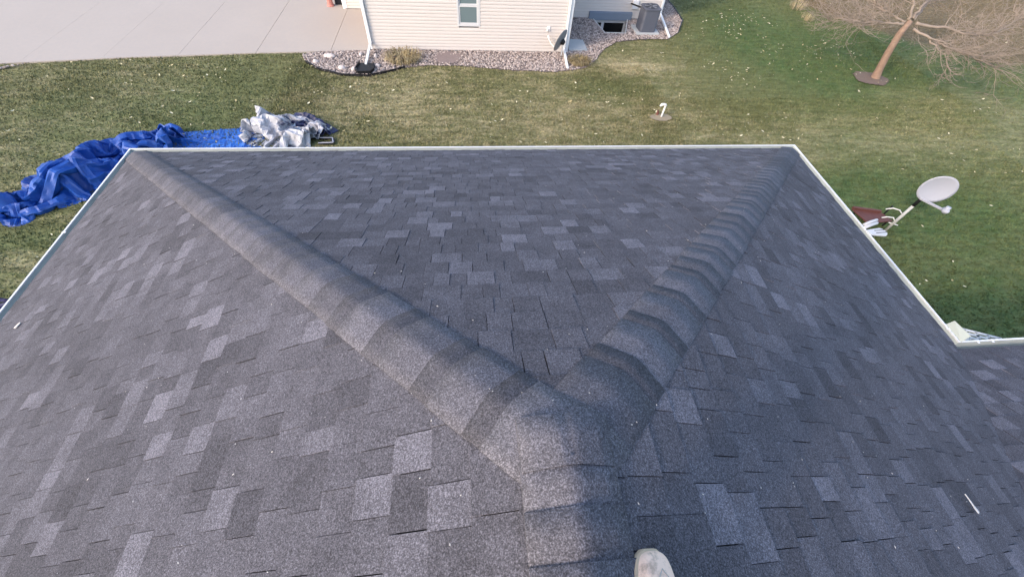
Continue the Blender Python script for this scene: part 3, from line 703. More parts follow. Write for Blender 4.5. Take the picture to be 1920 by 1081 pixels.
# basement window well
ww = empty('window_well', (5.75, 17.6, 0), 'pale window well with a blue grey cover strip over a basement window', 'window well')
def band(P, z0, z1, th):
    m = MB(); n = len(P)
    for i in range(n - 1):
        a = Vector((*P[i], 0)); b = Vector((*P[i + 1], 0)); m.bar(a + Vector((0, 0, (z0 + z1) / 2)), b + Vector((0, 0, (z0 + z1) / 2)), th, z1 - z0)
    return m
band([(5.0, 18.2), (5.2, 16.80), (6.05, 16.80), (6.5, 18.2)], -1.05, .06, .035).build('well_wall', M['well'], ww)
m = MB(); m.hull([(5.0, 18.2, -1.06), (6.5, 18.2, -1.06), (6.05, 16.80, -1.06), (5.2, 16.80, -1.06)], [(5.0, 18.2, -1.03), (6.5, 18.2, -1.03), (6.05, 16.80, -1.03), (5.2, 16.80, -1.03)]); m.build('well_floor', M['gravel_base'], ww)
m = MB(); P = [(SY - .13, .0), (SY - .018, .0), (SY - .018, .30), (SY - .10, .27)]; m.hull([(4.82, y, z) for y, z in P], [(6.64, y, z) for y, z in P]); m.build('cover_strip', M['blue_grey'], ww, bevel=.01)
bw = MB(); x0, x1, z0, z1, y0 = 5.02, 6.48, -.95, -.02, SY - .02
for a in (((x0, y0, z0), (x0 + .09, y0 + .06, z1)), ((x1 - .09, y0, z0), (x1, y0 + .06, z1)), ((x0 + .09, y0, z1 - .10), (x1 - .09, y0 + .06, z1)), ((x0 + .09, y0, z0), (x1 - .09, y0 + .06, z0 + .09)), ((5.42, y0 - .01, z0 + .09), (5.54, y0 + .06, z1 - .1))): bw.box(*a)
bwo = bw.build('basement_window', M['vinyl_white'], ww)
for a, b in ((5.11, 5.42), (5.54, 6.39)):
    m = MB(); m.box((a, y0 + .03, z0 + .09), (b, y0 + .038, z1 - .1)); m.build('pane', M['dark_glass'], bwo)

# air conditioner on its pad
ac = empty('air_conditioner', (6.92, 17.08, .1), 'grey louvred air conditioner unit beside the set back wall', 'air conditioner')
def rrect(cx, cy, hx, hy, r, n=5):
    P = []
    for qx, qy, a0 in ((1, 1, 0), (-1, 1, 90), (-1, -1, 180), (1, -1, 270)):
        for i in range(n + 1): a = R(a0 + 90 * i / n); P.append((cx + qx * (hx - r) + r * math.cos(a), cy + qy * (hy - r) + r * math.sin(a)))
    return P
m = MB(); P = rrect(6.92, 17.08, .32, .32, .10); m.hull([(x, y, .10) for x, y in P], [(x, y, .84) for x, y in P]); body = m.build('cabinet', M['ac_grey'], ac)
for i in range(14):
    z = .16 + i * .047; m = MB(); Po = rrect(6.92, 17.08, .332, .332, .11); Pi = rrect(6.92, 17.08, .322, .322, .102)
    n = len(Po); m.add([(x, y, z) for x, y in Po] + [(x, y, z + .022) for x, y in Pi] + [(x, y, z) for x, y in Pi], [(k, (k + 1) % n, n + (k + 1) % n, n + k) for k in range(n)] + [((k + 1) % n, k, 2 * n + k, 2 * n + (k + 1) % n) for k in range(n)]); m.build('louvre', M['ac_grey'], body)
m = MB(); P = rrect(6.92, 17.08, .342, .342, .12); m.hull([(x, y, .84) for x, y in P], [(x, y, .885) for x, y in P]); m.build('top_cover', M['ac_grey'], ac, bevel=.01)
m = MB(); m.tube([(6.92, 17.08, .888), (6.92, 17.08, .892)], .27, 24); m.build('fan_opening', M['ac_dark'], ac)
m = MB()
for i in range(5):
    a = 6.283 * i / 5; d = Vector((math.cos(a), math.sin(a), 0)); e2 = Vector((-d.y, d.x, 0)); c0 = Vector((6.92, 17.08, .897)); m.add([c0 + d * .05, c0 + d * .25 + e2 * .02, c0 + d * .23 + e2 * .13, c0 + d * .05 + e2 * .05 + Vector((0, 0, .01))], [(0, 1, 2, 3)])
m.build('fan', plain('fan_blade', (.3, .31, .34), .5), ac)
for rr in (.09, .15, .21, .265):
    m = MB(); m.tube([(6.92 + rr * math.cos(t), 17.08 + rr * math.sin(t), .915) for t in np.linspace(0, 2 * math.pi, 25)], .004, 4, False); m.build('fan_guard_ring', M['ac_dark'], ac)
m = MB(); m.tube([(6.62, 17.4, .75), (6.55, 17.6, .72), (6.5, 18.2, .6)], .03, 8); m.build('refrigerant_line', M['black_plastic'], ac, True)
m = MB(); m.box((6.45, 16.68, .01), (7.40, 17.5, .10)); tag(m.build('equipment_pad', M['grey_concrete'], bevel=.01), 'pale concrete pad under the air conditioner', 'pad')
m = MB(); P = [(3.46, 15.17), (4.17, 15.19), (4.16, 16.02), (3.6, 16.08)]; m.hull([(x, y, .0) for x, y in P], [(x, y, .09) for x, y in P]); tag(m.build('equipment_pad', M['grey_concrete'], bevel=.008), 'flat pale grey concrete slab beside the wall corner', 'pad')

# black splash pan
m = MB(); sp_ = [(-3.84, 13.95), (-3.40, 13.95), (-3.32, 13.5), (-3.42, 13.3), (-3.80, 13.28), (-3.92, 13.48)]
m.hull([(x, y, .03) for x, y in sp_], [(x, y, .085) for x, y in sp_])
for a, b in zip(sp_[1:], sp_[2:] + sp_[:1]): m.bar((*a, .10), (*b, .10), .025, .08)
tag(m.build('splash_pan', M['black_plastic']), 'black plastic splash pan below the corner downspout', 'splash pan')

# wall mounted dish at the neighbour's corner
def dish(name, loc, c, nrm, Rr, label, arm=True, back='dish_grey'):
    """returns the thing: shallow bowl with rim, feed arm and feed head"""
    t = empty(name, loc, label, 'satellite dish'); n = Vector(nrm).normalized(); a = n.cross(Vector((0, 0, 1))).normalized(); b = n.cross(a); c = Vector(c)
    if b.z > 0: b = -b               # b points down the face
    v = []; f = []; nr, na = 7, 40
    for side in (0, 1):
        for i in range(nr + 1):
            q = i / nr
            for k_ in range(na):
                th = 2 * math.pi * k_ / na; v.append(c + (a * math.cos(th) * 1.0 + b * math.sin(th) * 1.0) * (Rr * q) + n * (.16 * Rr * (q * q - 1)) - n * (.008 * side))
    o0 = (nr + 1) * na
    for i in range(nr):
        for k_ in range(na):
            p = [i * na + k_, i * na + (k_ + 1) % na, (i + 1) * na + (k_ + 1) % na, (i + 1) * na + k_]; f.append(tuple(p)); f.append(tuple(o0 + q for q in p[::-1]))
    for k_ in range(na): f.append((nr * na + k_, nr * na + (k_ + 1) % na, o0 + nr * na + (k_ + 1) % na, o0 + nr * na + k_))
    ref = mk('reflector', [tuple(q) for q in v], f, M['dish'], t, True, center=True)
    bm_ = MB(); bm_.tube([c - n * .03 - n * .16 * Rr, c - n * .12 - n * .16 * Rr], [.11, .06], 10); bm_.build('back_bracket', M['black_metal'], t)
    return t, c, n, a, b
t, c, n, a, b = dish('satellite_dish', (3.2, NY - .1, 0), (2.98, NY - .48, .62), (-.67, .52, .27), .37, 'grey satellite dish mounted low on the siding house corner')
for q in t.children:
    if q.name.startswith('reflector'): q.data.materials[0] = M['dish_grey']
m = MB(); m.tube([(3.1, NY - .42, .5), (3.12, NY - .35, .3), (3.12, NY - .3, .02)], .02, 8); m.build('mast', M['white_metal'], t)
m = MB(); m.tube([c + b * .33, c + b * .3 + n * .25, c + b * .2 + n * .42], .014, 6); m.tube([c + b * .2 + n * .40, c + b * .12 + n * .48], .03, 8); m.build('feed_arm', M['white_metal'], t)

# dry ornamental grass clumps
def clump(name, cx, cy, rx, ry, n, hmax, label, droop=1.0, tone=(0, 1)):
    V = []; F = []; T = []
    for i in range(n):
        a = random.uniform(0, 6.28); r_ = math.sqrt(random.random()); x = cx + rx * r_ * math.cos(a) * .5; y = cy + ry * r_ * math.sin(a) * .5; h = hmax * random.uniform(.5, 1); d = Vector((math.cos(a), math.sin(a), 0)); d = (d + Vector((random.gauss(0, .5), random.gauss(0, .5), 0))).normalized()
        w_ = random.uniform(.006, .014); sd = Vector((-d.y, d.x, 0)) * w_; L = h * random.uniform(.7, 1.4) * droop; p = Vector((x, y, .02)); tn = random.uniform(*tone); b0 = len(V)
        pts = [p, p + d * L * .35 + Vector((0, 0, h * .8)), p + d * L * .75 + Vector((0, 0, h * .75)), p + d * L + Vector((0, 0, h * random.uniform(.1, .6)))]
        for j, q in enumerate(pts): s_ = sd * (1 - j / 3.6); V += [tuple(q - s_), tuple(q + s_)]; T += [tn, tn]
        for j in range(3): F.append((b0 + 2 * j, b0 + 2 * j + 1, b0 + 2 * j + 3, b0 + 2 * j + 2))
    tag(mk(name, V, F, M['dry_grass'], attrs={'tone': T}, center=(cx, cy, 0)), label, 'plant')
clump('dry_grass_clump', -2.45, 14.35, 1.1, .9, 420, .30, 'dry straw coloured grass clump against the siding near the splash pan')
clump('dry_grass_clump', 3.72, 14.3, .75, .6, 320, .22, 'brown dry grass clump between the downspout and the concrete slab', 1, (0, .55))
clump('dry_grass_clump', 15.1, 20.0, .7, .7, 90, .4, 'pale dry seed heads at the edge of the leaf litter, farthest back', .6, (.4, 1))
clump('dry_grass_clump', 14.9, 18.7, .5, .5, 50, .3, 'pale dry seed heads left of the bare tree crown', .6, (.4, 1))
# bare soil below the window
V, F = grid_sheet(-1.5, -.4, 13.95, 15.0, .06, lambda x, y: ((x + .95) / .5) ** 2 + ((y - 14.5) / .45) ** 2 < 1, lambda x, y: .035 + .02 * fbm(x * 6, y * 6, 5))
tag(mk('soil', V, F.tolist(), plain('grey_soil', (.24, .19, .18), .95, .2, 14), smooth=True), kind='structure')

# ------------------------------------------------------------------ lawn things
pp = empty('drain_pipe', (5.66, 10.82, 0), 'white vent pipe with a hooked top standing in the lawn', 'pipe')
m = MB(); m.tube([(5.66, 10.82, -.1), (5.66, 10.82, .37)], .027, 12); m.build('pipe', M['pvc'], pp, True)
m = MB(); m.tube([(5.69, 10.83, .365), (5.66, 10.83, .40), (5.60, 10.84, .41), (5.54, 10.845, .395), (5.52, 10.85, .35)], [.030, .038, .040, .040, .036], 12); m.build('elbow', M['pvc'], pp, True)
m = MB(); m.tube([(5.56, 10.95, .0), (5.57, 10.95, .10), (5.54, 10.96, .16)], [.05, .04, .02], 8); tag(m.build('marker_cap', M['rust']), 'small red cap in the dirt beside the white vent pipe', 'cap')
V, F = grid_sheet(5.2, 6.1, 10.5, 11.1, .03, lambda x, y: ((x - 5.64) / (.30 + .10 * fbm(x * 5, y * 5, 3))) ** 2 + ((y - 10.79) / .2) ** 2 < 1, lambda x, y: .02 + .02 * fbm(x * 5, y * 5, 6))
tag(mk('dirt', V, F.tolist(), plain('sandy_dirt', (.29, .235, .16), .95, .2, 14), smooth=True), kind='structure')

# dish on a pole
t, c, n, a, b = dish('satellite_dish', (9.83, 5.82, 0), (9.84, 5.75, 1.33), (-.45, -.89, .06), .325, 'white satellite dish on a metal pole standing in the lawn')
m = MB(); m.tube([(9.83, 5.83, -.1), (9.83, 5.83, .80)], .032, 12); m.build('pole', M['galv'], t, True)
m = MB(); m.tube([(9.83, 5.83, .80), (9.83, 5.83, .98), (9.86, 5.86, 1.12), c - n * .10], [.038, .038, .032, .035], 10); m.build('mount', M['black_metal'], t, True)
tip = c + b * .20 + n * .42 - a * .20
m = MB(); m.bar(c + b * .29 + a * .10 - n * .02, tip, .045, .035, n); m.build('feed_arm', M['dish'], t, bevel=.006)
m = MB(); m.tube([tip + n * -.06 + a * .0, tip + n * .03 - b * .01, tip + n * .09 - b * .03], [.055, .065, .03], 10); m.tube([tip - b * .02, tip - b * .10], [.05, .045], 10); m.build('feed_head', M['dish'], t, True)
for i, pts in enumerate(([(9.81, 5.83, .52), (9.72, 5.90, .60), (9.60, 5.97, .60), (9.50, 6.02, .53)], [(9.81, 5.83, .30), (9.74, 5.88, .38), (9.64, 5.93, .36), (9.56, 5.97, .30)], [(9.76, 5.88, .22), (9.90, 5.76, .24)])):
    m = MB(); m.tube(pts, .013, 6); o = m.build('cable', M['pvc'], t, True)

# red brown tray with a black post, white plastic pieces
tr = empty('metal_tray', (9.55, 6.1, 0), 'red brown metal tray on low legs with a black corner post', 'tray')
P = [(9.15, 6.40), (9.84, 6.24), (9.94, 5.95), (9.25, 5.9)]
m = MB(); m.hull([(x, y, .17) for x, y in P], [(x, y, .20) for x, y in P]); m.build('tray_plate', M['rust'], tr)
m = MB(); m.bar((9.15, 6.41, .22), (9.8, 6.255, .22), .06, .07); m.build('tray_lip', M['rust'], tr)
for (x, y) in ((9.22, 6.33), (9.78, 6.2), (9.85, 5.98), (9.3, 5.96)):
    m = MB(); m.tube([(x, y, -.02), (x, y, .17)], .02, 8); m.build('leg', M['black_metal'], tr)
m = MB(); m.tube([(9.88, 6.2, 0), (9.89, 6.21, .45)], .018, 8); m.build('post', M['black_metal'], tr)
m = MB()
for i, (x, y) in enumerate(((9.22, 5.86), (9.16, 5.76))):
    m = MB(); m.tube([(x - .25, y - .1, .28), (x - .05, y - .03, .30), (x + .15, y + .03, .30), (x + .19, y + .045, .30)], [.035, .035, .035, .018], 10); tag(m.build('plastic_rod', M['vinyl_white'], smooth=True), ('upper', 'lower')[i] + ' of two white round ended rods beside the red tray', 'rod')
pd = empty('plastic_paddle', (9.35, 5.5, 0), 'white rounded plastic paddle with two dark stripes by the gutter', 'paddle')
P = []
for i in range(17):
    a_ = R(-80 + 160 * i / 16); P.append((9.26 + .13 * math.cos(a_), 5.52 + .13 * math.sin(a_)))
P += [(8.94, 5.6), (8.94, 5.44)]
m = MB(); m.hull([(x, y, .25) for x, y in P], [(x, y, .29) for x, y in P]); m.build('blade', M['vinyl_white'], pd, bevel=.012)
for dy in (-.035, .04):
    m = MB(); m.bar((9.10, 5.52 + dy, .293), (9.37, 5.535 + dy, .293), .014, .006); m.build('stripe', M['black_plastic'], pd)
m = MB(); m.tube([(9.14, 5.52, -.02), (9.14, 5.52, .25)], .025, 8); m.build('stand', M['black_plastic'], pd)

# white slatted panel below the inside gutter corner
lp = empty('slatted_panel', (5.6, 1.7, 0), 'white slatted panel leaning below the inside gutter corner', 'panel')
o0 = Vector((5.26, 1.73, 2.76)); du = Vector((.48, -.19, 0)); dv = Vector((-.04, -.15, .0))
for i in range(4):
    m = MB(); q = o0 + dv * (i / 3); m.bar(q, q + du * (1.25 - .25 * i / 3 * 0), .028, .012); m.build('rail', M['well'], lp)
for i in range(6):
    m = MB(); q = o0 + du * (i / 4.2); m.bar(q, q + dv, .03, .012); m.build('slat', M['well'], lp)
for i in (0, 1):
    m = MB(); q = o0 + du * (.1 + i) + dv * .5; m.bar(q, (q.x, q.y, -.02), .04, .04); m.build('leg', M['well'], lp)

# ------------------------------------------------------------------ tarps
def smoothpath(pts, n):
    P = np.array(pts, float); d = np.r_[0, np.cumsum(np.linalg.norm(np.diff(P[:, :2], axis=0), axis=1))]; s = np.linspace(0, d[-1], n); out = np.stack([np.interp(s, d, P[:, k]) for k in range(P.shape[1])], 1)
    ker = np.ones(9) / 9
    for k in range(P.shape[1]): out[:, k] = np.convolve(np.pad(out[:, k], 4, mode='edge'), ker, 'valid')
    return out, s
def tarp(name, spine, mat, label, ratio=(1.25, 1.7), seed=1, res=.045, amp=.10, steps=140, wob=.15, tall=.55, grav=.0018):
    """a sheet larger than its footprint (x, y, half width along a spine) is pushed together, buckles and settles on the ground"""
    Ls = sum(math.dist(a[:2], b[:2]) for a, b in zip(spine[:-1], spine[1:])); wmax = max(p[2] for p in spine)
    def foot(nu, nv):
        ctr, s = smoothpath(spine, nu); tg = np.gradient(ctr[:, :2], axis=0); tg /= np.linalg.norm(tg, axis=1)[:, None]; nm = np.c_[-tg[:, 1], tg[:, 0]]
        U, Q = np.meshgrid(s, np.linspace(-1, 1, nv), indexing='ij'); hw = ctr[:, 2][:, None] * (1 + wob * (2 * fbm(U * 1.7, np.sign(Q) * 3 + 11, seed, 3) - 1))
        H = np.stack([ctr[:, 0][:, None] + nm[:, 0][:, None] * Q * hw, ctr[:, 1][:, None] + nm[:, 1][:, None] * Q * hw], -1)
        H += .16 * np.stack([fbm(U * 2.2, Q * 2, seed + 9, 2) - .5, fbm(U * 2.2 + 7, Q * 2, seed + 10, 2) - .5], -1); return ctr, U, Q, H
    def con(A, B, r, k, mode=0):
        d = B - A; L = np.sqrt((d * d).sum(-1, keepdims=True)) + 1e-9; c = (L - r) / L * .5 * k
        if mode == 2: c = np.minimum(c, 0)
        d = d * c; A += d; B -= d
    def sim(P, H, r, steps, grav, stiff, hold, top):
        prev = P.copy(); nu, nv = P.shape[:2]
        for it in range(steps):
            vel = (P - prev) * .88; prev = P.copy(); P = P + vel; P[..., 2] -= grav
            for rp in range(4):
                for o_ in (0, 1):
                    con(P[o_:nu - 1:2], P[o_ + 1:nu:2], r, 1); con(P[:, o_:nv - 1:2], P[:, o_ + 1:nv:2], r, 1)
                con(P[:-1, :-1], P[1:, 1:], r * 1.414, .4); con(P[1:, :-1], P[:-1, 1:], r * 1.414, .4)
                con(P[:-2], P[2:], 1.5 * r, stiff, 2); con(P[:, :-2], P[:, 2:], 1.5 * r, stiff, 2)
                P[..., :2] += (H - P[..., :2]) * hold; P[..., 2] = np.clip(P[..., 2], .012, top)
        return P
    rc = res * 3.4; nu, nv = max(6, int(Ls * ratio[0] / rc)), max(6, int(2 * wmax * ratio[1] / rc)); ctr, U, Q, H = foot(nu, nv)
    n1 = fbm(H[..., 0] * 1.7 + seed, H[..., 1] * 1.7, seed, 2)
    P = np.dstack([H, .03 + amp * 4 * np.clip(n1 - .3, 0, 1) + amp * (1 - Q ** 2)]); P = sim(P, H, rc, steps, grav, .2, .02, tall)
    def up(A, n0, n1_):
        a = np.linspace(0, A.shape[0] - 1, n0); i0 = np.minimum(a.astype(int), A.shape[0] - 2); f = (a - i0)[:, None, None]; A = A[i0] * (1 - f) + A[i0 + 1] * f
        b = np.linspace(0, A.shape[1] - 1, n1_); j0 = np.minimum(b.astype(int), A.shape[1] - 2); f = (b - j0)[None, :, None]; return A[:, j0] * (1 - f) + A[:, j0 + 1] * f
    nu, nv = int(nu * 3.4), int(nv * 3.4); P = up(P, nu, nv); H = P[..., :2].copy(); ctr = foot(nu, nv)[0]
    P[..., 2] += .018 * (fbm(P[..., 0] * 7, P[..., 1] * 7, seed + 2, 2) - .5); P = sim(P, H, res * 1.04, 22, .001, .3, .01, tall)
    idx = np.arange(nu * nv).reshape(nu, nv); F = np.stack([idx[:-1, :-1], idx[1:, :-1], idx[1:, 1:], idx[:-1, 1:]], -1).reshape(-1, 4)
    o = mk(name, P.reshape(-1, 3), F.tolist(), mat, smooth=True, center=(ctr[:, 0].mean(), ctr[:, 1].mean(), 0))
    o.data.set_sharp_from_angle(angle=R(22))
    sd = o.modifiers.new('solid', 'SOLIDIFY'); sd.thickness = .006; sd.offset = -1
    return tag(o, label, 'tarp')
tarp('blue_tarp', [(-10.40, 6.95, .16), (-10.0, 7.05, .30), (-9.65, 7.5, .5), (-9.3, 8.15, .72), (-8.95, 8.85, .80), (-8.5, 9.3, .66), (-7.7, 9.4, .45)], M['tarp_blue'], 'crumpled dark blue tarp heaped on the grass left of the roof', (1.55, 2.0), 3, .048, .26, tall=.85, grav=.0009)
tarp('blue_tarp', [(-8.9, 9.5, .2), (-8.3, 9.62, .34), (-7.6, 9.66, .45), (-6.7, 9.74, .54), (-6.05, 9.92, .6), (-5.7, 9.85, .5)], M['tarp_bright'], 'bright blue tarp stretched flat between the dark blue heap and the silver tarp', (1.01, 1.0), 12, .045, .05, wob=.05)
tarp('silver_tarp', [(-6.25, 10.2, .50), (-5.7, 10.15, .68), (-5.1, 10.05, .74), (-4.6, 9.8, .6), (-4.3, 9.65, .42)], M['tarp_silver'], 'crumpled silver grey tarp lying at the end of the bright blue one', (1.45, 1.6), 25, .045, .2, grav=.0011)
tarp('navy_tarp', [(-5.3, 10.72, .14), (-4.75, 10.5, .26), (-4.35, 10.2, .28), (-4.1, 9.85, .2)], M['tarp_navy'], 'dark navy tarp fold showing under the far side of the silver tarp', (1.15, 1.3), 33, .045, .06)
sb = empty('webbing_strap', (-4.1, 9.6, 0), 'black webbing strap with pale edges beside the silver tarp', 'strap')
for w_, z, mt, nmm in ((.10, .05, 'black_plastic', 'strap_band'), (.025, .062, 'tarp_silver', 'strap_edge')):
    m = MB(); pts = [(-4.6, 9.75, z), (-4.25, 9.72, z), (-3.98, 9.72, z), (-3.92, 9.50, z), (-4.3, 9.48, z)]
    for a_, b_ in zip(pts[:-1], pts[1:]): m.bar(a_, b_, w_, .012)
    m.build(nmm, M[mt], sb)
tarp('purple_tarp', [(-9.6, 4.2, .25), (-9.15, 4.3, .4), (-8.6, 4.1, .5), (-8.2, 3.6, .45)], M['tarp_purple'], 'dark purple cloth bundle by the left gutter edge', (1.3, 1.4), 44, .05, .1)
m = MB()
for i in range(3): m.tube([(-10.55 + (.16 + .02 * i) * math.cos(t), 6.83 + (.11 + .015 * i) * math.sin(t), .03 + .025 * i) for t in np.linspace(0, 2 * math.pi * .97, 26)], .014, 6)
tag(m.build('rope_coil', M['rope'], smooth=True), 'small coil of white rope at the end of the blue tarp', 'rope')

# ------------------------------------------------------------------ bare tree
tree = empty('bare_tree', (14.62, 13.4, 0), 'bare leafless tree with a leaning trunk in a mulch ring', 'tree')
m = MB(); m.tube([(14.66, 13.38, -.1), (14.63, 13.39, .06), (14.55, 13.4, .35), (14.42, 13.42, .9), (14.36, 13.46, 1.5), (14.45, 13.5, 1.85)], [.20, .15, .12, .11, .10, .075], 14); m.build('trunk', M['bark'], tree, True)
tw = MB()
def twigs(p, d, L, r, depth):
    n = 4; pts = [Vector(p)]; rad = [r]
    for i in range(n):
        d = (d + Vector((random.gauss(0, .22), random.gauss(0, .22), random.gauss(.03, .16)))).normalized(); pts.append(pts[-1] + d * (L / n)); rad.append(r * (1 - .75 * (i + 1) / n))
    tw.tube(pts, rad, 4 if r < .02 else 5, False)
    if depth > 0:
        for i in range(random.choice((2, 3, 4)) if depth > 1 else 3):
            k_ = random.randint(1, n); dd = (d + Vector((random.gauss(0, .75), random.gauss(0, .75), random.gauss(.1, .45)))).normalized(); twigs(pts[k_], dd, L * random.uniform(.45, .75), max(rad[k_] * .7, .005), depth - 1)
limbs = [[(14.45, 13.5, 1.75), (13.72, 13.6, 1.73), (12.81, 13.9, 1.66), (11.95, 14.2, 1.62)], [(14.44, 13.5, 1.78), (13.9, 13.8, 1.9), (13.64, 14.4, 2.0), (13.45, 15.0, 2.3)],
         [(14.47, 13.5, 1.78), (15.09, 13.4, 1.78), (16.22, 13.2, 1.68), (17.42, 13.0, 1.56), (19.02, 14.0, 2.1)], [(14.45, 13.45, 1.7), (14.81, 13.0, 1.64), (15.16, 12.5, 1.48), (15.89, 12.3, 1.46), (17.3, 12.0, 1.03)],
         [(14.9, 12.9, 1.6), (15.1, 12.5, 1.40), (15.63, 12.2, 1.17), (15.6, 12.0, .66)], [(14.45, 13.5, 1.8), (14.35, 13.75, 2.2), (14.27, 14.0, 2.6), (14.1, 14.6, 3.6)], [(14.47, 13.5, 1.8), (14.9, 13.9, 2.2), (15.51, 14.5, 2.7), (16.3, 15.2, 3.6)], [(14.5, 13.5, 1.8), (15.3, 14.2, 2.0), (16.5, 15.2, 2.2), (18.2, 16.2, 2.5)]]
for i, L in enumerate(limbs):
    r0 = (.042, .036, .05, .04, .025, .045, .045, .04)[i]; pts, s_ = smoothpath([(*q, 0) for q in L], 22); pts = [Vector(q[:3]) + Vector((random.gauss(0, .02), random.gauss(0, .02), random.gauss(0, .02))) for q in pts]
    m = MB(); m.tube(pts, [r0 * (1 - .8 * j / 21) for j in range(22)], 8); m.build('limb', M['twig'], tree, True)
    for j in range(5, 22):
        for _ in range(3 if i != 4 else 1):
            d = (pts[j] - pts[j - 1]).normalized(); d = (d + Vector((random.gauss(0, .7), random.gauss(0, .7), random.gauss(.15, .4)))).normalized(); twigs(pts[j], d, random.uniform(.5, 1.3) * (1 if i != 4 else .5), random.uniform(.008, .016), 2)
tw.build('crown', M['twig'], tree, True)
V, F = grid_sheet(13.6, 15.4, 12.6, 14.2, .05, lambda x, y: ((x - MULCH[0]) / .64) ** 2 + ((y - MULCH[1]) / .56) ** 2 < .45 + .95 * fbm(x * 2.6, y * 2.6, 50), lambda x, y: .03 + .05 * fbm(x * 5, y * 5, 51) * np.clip(1.2 - ((x - MULCH[0]) / .64) ** 2 - ((y - MULCH[1]) / .56) ** 2, 0, 1))
tag(mk('mulch', V, F.tolist(), M['mulch'], smooth=True), kind='structure')

# fallen leaves on the lawn, far too many and small to count
def leaves():
    A = []
    for (x0, x1, y0, y1, n) in [(-13, -4.5, 9, 14.4, 230), (-5, 5, 8.8, 13, 190), (4, 10, 8.5, 15.5, 280), (8.5, 15, 13, 21, 620), (9.5, 20, 6.5, 13, 340), (6, 15, 2.5, 8, 70), (14.5, 24, 13, 21, 240), (-10, -7, 4.8, 7, 15)]:
        A.append(np.c_[rng.uniform(x0, x1, n), rng.uniform(y0, y1, n)])
    P = np.vstack(A); x, y = P.T; keep = fbm(x * .7, y * .7, 61, 3) > rng.uniform(.30, .66, len(x))
    keep &= ~inpoly(x, y, BED) & ~((y > drive_edge(x) - .1) & (x < -3.5)) & ~((x > NX0 - .1) & (x < NX1 + .1) & (y > NY - .1)) & ~((x > 3) & (x < SX1 + .1) & (y > SY - .2))
    V = []; F = []; T = []
    for px, py in P[keep]:
        s = random.choice((.017, .022, .027, .033, .044)); a = random.uniform(0, 6.28); el = random.uniform(.5, .8); z = float(lawn_z(np.array(px), np.array(py))) + .045; tn = random.random(); b = len(V); tl = random.uniform(-.3, .3); t2 = random.uniform(-.3, .3)
        for (u, w_, h) in ((-1.2, 0, .2), (-.3, .8, .1), (.6, .6, 0), (1.3, 0, .25), (.6, -.6, 0), (-.3, -.8, .1), (0, 0, -.15)):
            X, Y = u * s, w_ * s * el; V.append((px + X * math.cos(a) - Y * math.sin(a), py + X * math.sin(a) + Y * math.cos(a), z + h * s + tl * X + t2 * Y)); T.append(tn)
        F += [(b + i, b + (i + 1) % 6, b + 6) for i in range(6)]
    tag(mk('fallen_leaves', V, F, M['leaf'], attrs={'tone': T}), 'small pale yellow leaves scattered over the lawn', 'leaves', kind='stuff')
leaves()

# ------------------------------------------------------------------ the photographer: only the tip of one shoe reaches the picture
def skin_mesh(name, joints, edges, mat, parent=None, root=0):
    me = bpy.data.meshes.new(name); me.from_pydata([q[:3] for q in joints], edges, []); o = bpy.data.objects.new(name, me); COL.objects.link(o)
    sk = o.modifiers.new('skin', 'SKIN'); sk.use_smooth_shade = True
    for i, q in enumerate(joints):
        sv = me.skin_vertices[0].data[i]; sv.radius = (q[3], q[4] if len(q) > 4 else q[3]); sv.use_root = (i == root)
    ss = o.modifiers.new('sub', 'SUBSURF'); ss.levels = 1; ss.render_levels = 2; me.materials.append(mat)
    if parent: o.parent = parent
    return o
B = ZA
J = [(0, -.60, B + .80, .15, .12), (0, -.62, B + 1.00, .14, .11), (0, -.60, B + 1.26, .17, .11), (0, -.57, B + 1.42, .055), (0, -.54, B + 1.53, .085), (0, -.52, B + 1.65, .08),
     (.10, -.57, B + .72, .09), (.14, -.41, B + .38, .07), (.19, -.475, B + .02, .046), (-.11, -.58, B + .72, .09), (-.14, -.45, B + .38, .07), (-.20, -.54, B + .01, .048),
     (.20, -.60, B + 1.30, .055), (.27, -.62, B + 1.02, .042), (.10, -.50, B + .98, .03), (-.20, -.60, B + 1.30, .055), (-.38, -.62, B + 1.02, .042), (-.34, -.50, B + 1.0, .03)]
E_ = [(0, 1), (1, 2), (2, 3), (3, 4), (4, 5), (0, 6), (6, 7), (7, 8), (0, 9), (9, 10), (10, 11), (2, 12), (12, 13), (13, 14), (2, 15), (15, 16), (16, 17)]
person = skin_mesh('person', J, E_, M['skin']); tag(person, 'person in scuffed white shoes standing on the roof ridge', 'person')
sel = [0, 6, 7, 8, 9, 10, 11]; Jt = [(*J[i][:3], J[i][3] * 1.3 + .004, (J[i][4] if len(J[i]) > 4 else J[i][3]) * 1.3 + .004) for i in sel]  # unseen legs set forward and trousers widened to shade the ridge
skin_mesh('trousers', Jt, [(0, 1), (1, 2), (2, 3), (0, 4), (4, 5), (5, 6)], M['denim'], person)
sel = [1, 0, 2, 12, 13, 14, 15, 16, 17]; Jj = [(*J[i][:3], J[i][3] * 1.22 + .006, (J[i][4] if len(J[i]) > 4 else J[i][3]) * 1.22 + .006) for i in sel]
skin_mesh('jacket', Jj, [(0, 1), (0, 2), (2, 3), (3, 4), (4, 5), (2, 6), (6, 7), (7, 8)], M['jacket'], person)
skin_mesh('hair', [(0, -.57, B + 1.57, .08), (0, -.55, B + 1.69, .078)], [(0, 1)], M['hair'], person)

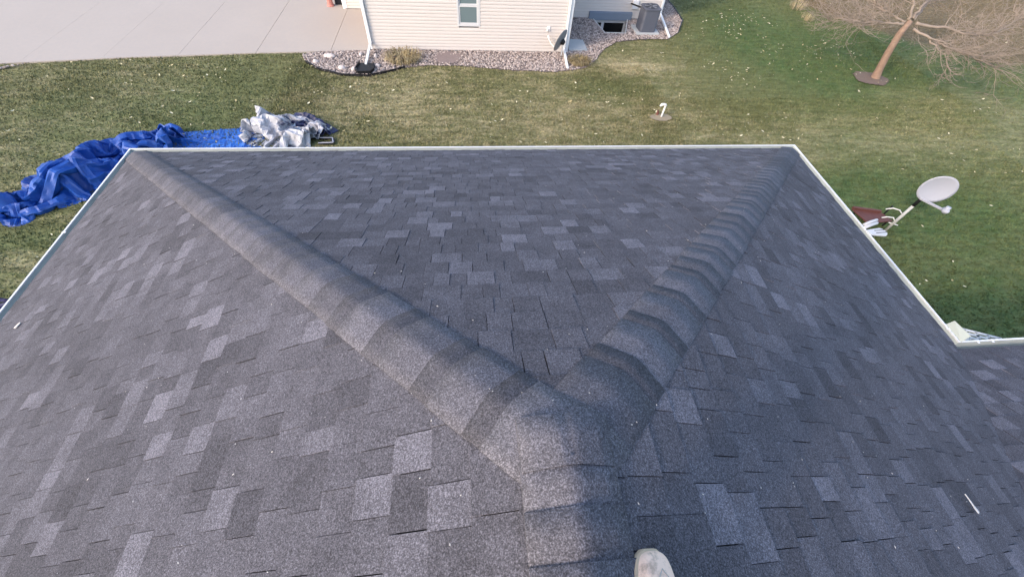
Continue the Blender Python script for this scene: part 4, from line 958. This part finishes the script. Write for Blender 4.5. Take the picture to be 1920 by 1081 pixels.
def shoe(toe, yaw_, nrm, parent, k=1.24):
    """lofted low shoe, length .30, toe at 'toe', sole on the plane with normal nrm"""
    n = Vector(nrm).normalized(); fwd = Vector((math.sin(yaw_), math.cos(yaw_), 0)); fwd = (fwd - n * fwd.dot(n)).normalized(); sd = fwd.cross(n).normalized(); T = Vector(toe)
    # (distance back from toe, half width, centre shift, top height)
    st = [(0, .014, .004, .032), (.004, .028, .003, .040), (.013, .038, .002, .046), (.031, .045, .0, .051), (.058, .049, -.002, .054), (.09, .051, -.003, .061), (.12, .049, -.003, .070), (.16, .045, -.001, .082), (.20, .041, 0, .095), (.25, .038, 0, .105), (.285, .030, 0, .10), (.30, .010, 0, .085)]
    st = [(d * k, hw * k, cs * k, ht * 1.05) for d, hw, cs, ht in st]; K = 11
    rows = []
    for d, hw, cs, ht in st:
        c0 = T - fwd * d + sd * cs; row = []
        for k_ in range(K):
            q = -1 + 2 * k_ / (K - 1); row.append(c0 + sd * (hw * math.copysign(abs(q) ** .72, q)) * (1.0) + n * (.022 + (ht - .022) * (max(0, 1 - abs(q) ** 3.2)) ** .55))
        rows.append(row)
    v = [p for r_ in rows for p in r_]; f = [(i * K + k_, i * K + k_ + 1, (i + 1) * K + k_ + 1, (i + 1) * K + k_) for i in range(len(rows) - 1) for k_ in range(K - 1)]
    a_ = mk('shoe', [tuple(p) for p in v], f, M['shoe'], parent, True, center=True); sb_ = a_.modifiers.new('s', 'SUBSURF'); sb_.levels = 1; sb_.render_levels = 2
    for path in (((6, 1), (5, 2), (4, 3), (3, 5), (4, 7), (5, 8), (6, 9)),):
        m = MB(); m.tube([rows[i_][k_] + n * .0012 for i_, k_ in path], .0013, 5); m.build('seam', M['galv'], a_)
    out = [T - fwd * d + sd * (cs + hw + .005) for d, hw, cs, ht in st] + [T - fwd * d + sd * (cs - hw - .005) for d, hw, cs, ht in st[::-1]]
    out = [p + fwd * .006 if i in (0, len(out) - 1) else p for i, p in enumerate(out)]
    m = MB(); m.hull([p + n * .001 for p in out], [p + n * .026 for p in out]); m.build('sole', M['sole'], a_, bevel=.006)
    return a_
shoe((.168, -.252, ZA - .093 + .012), .03, (S, 0, 1), person)
shoe((-.20, -.36, ZA - .10 + .012), -.05, (-S, 0, 1), person)
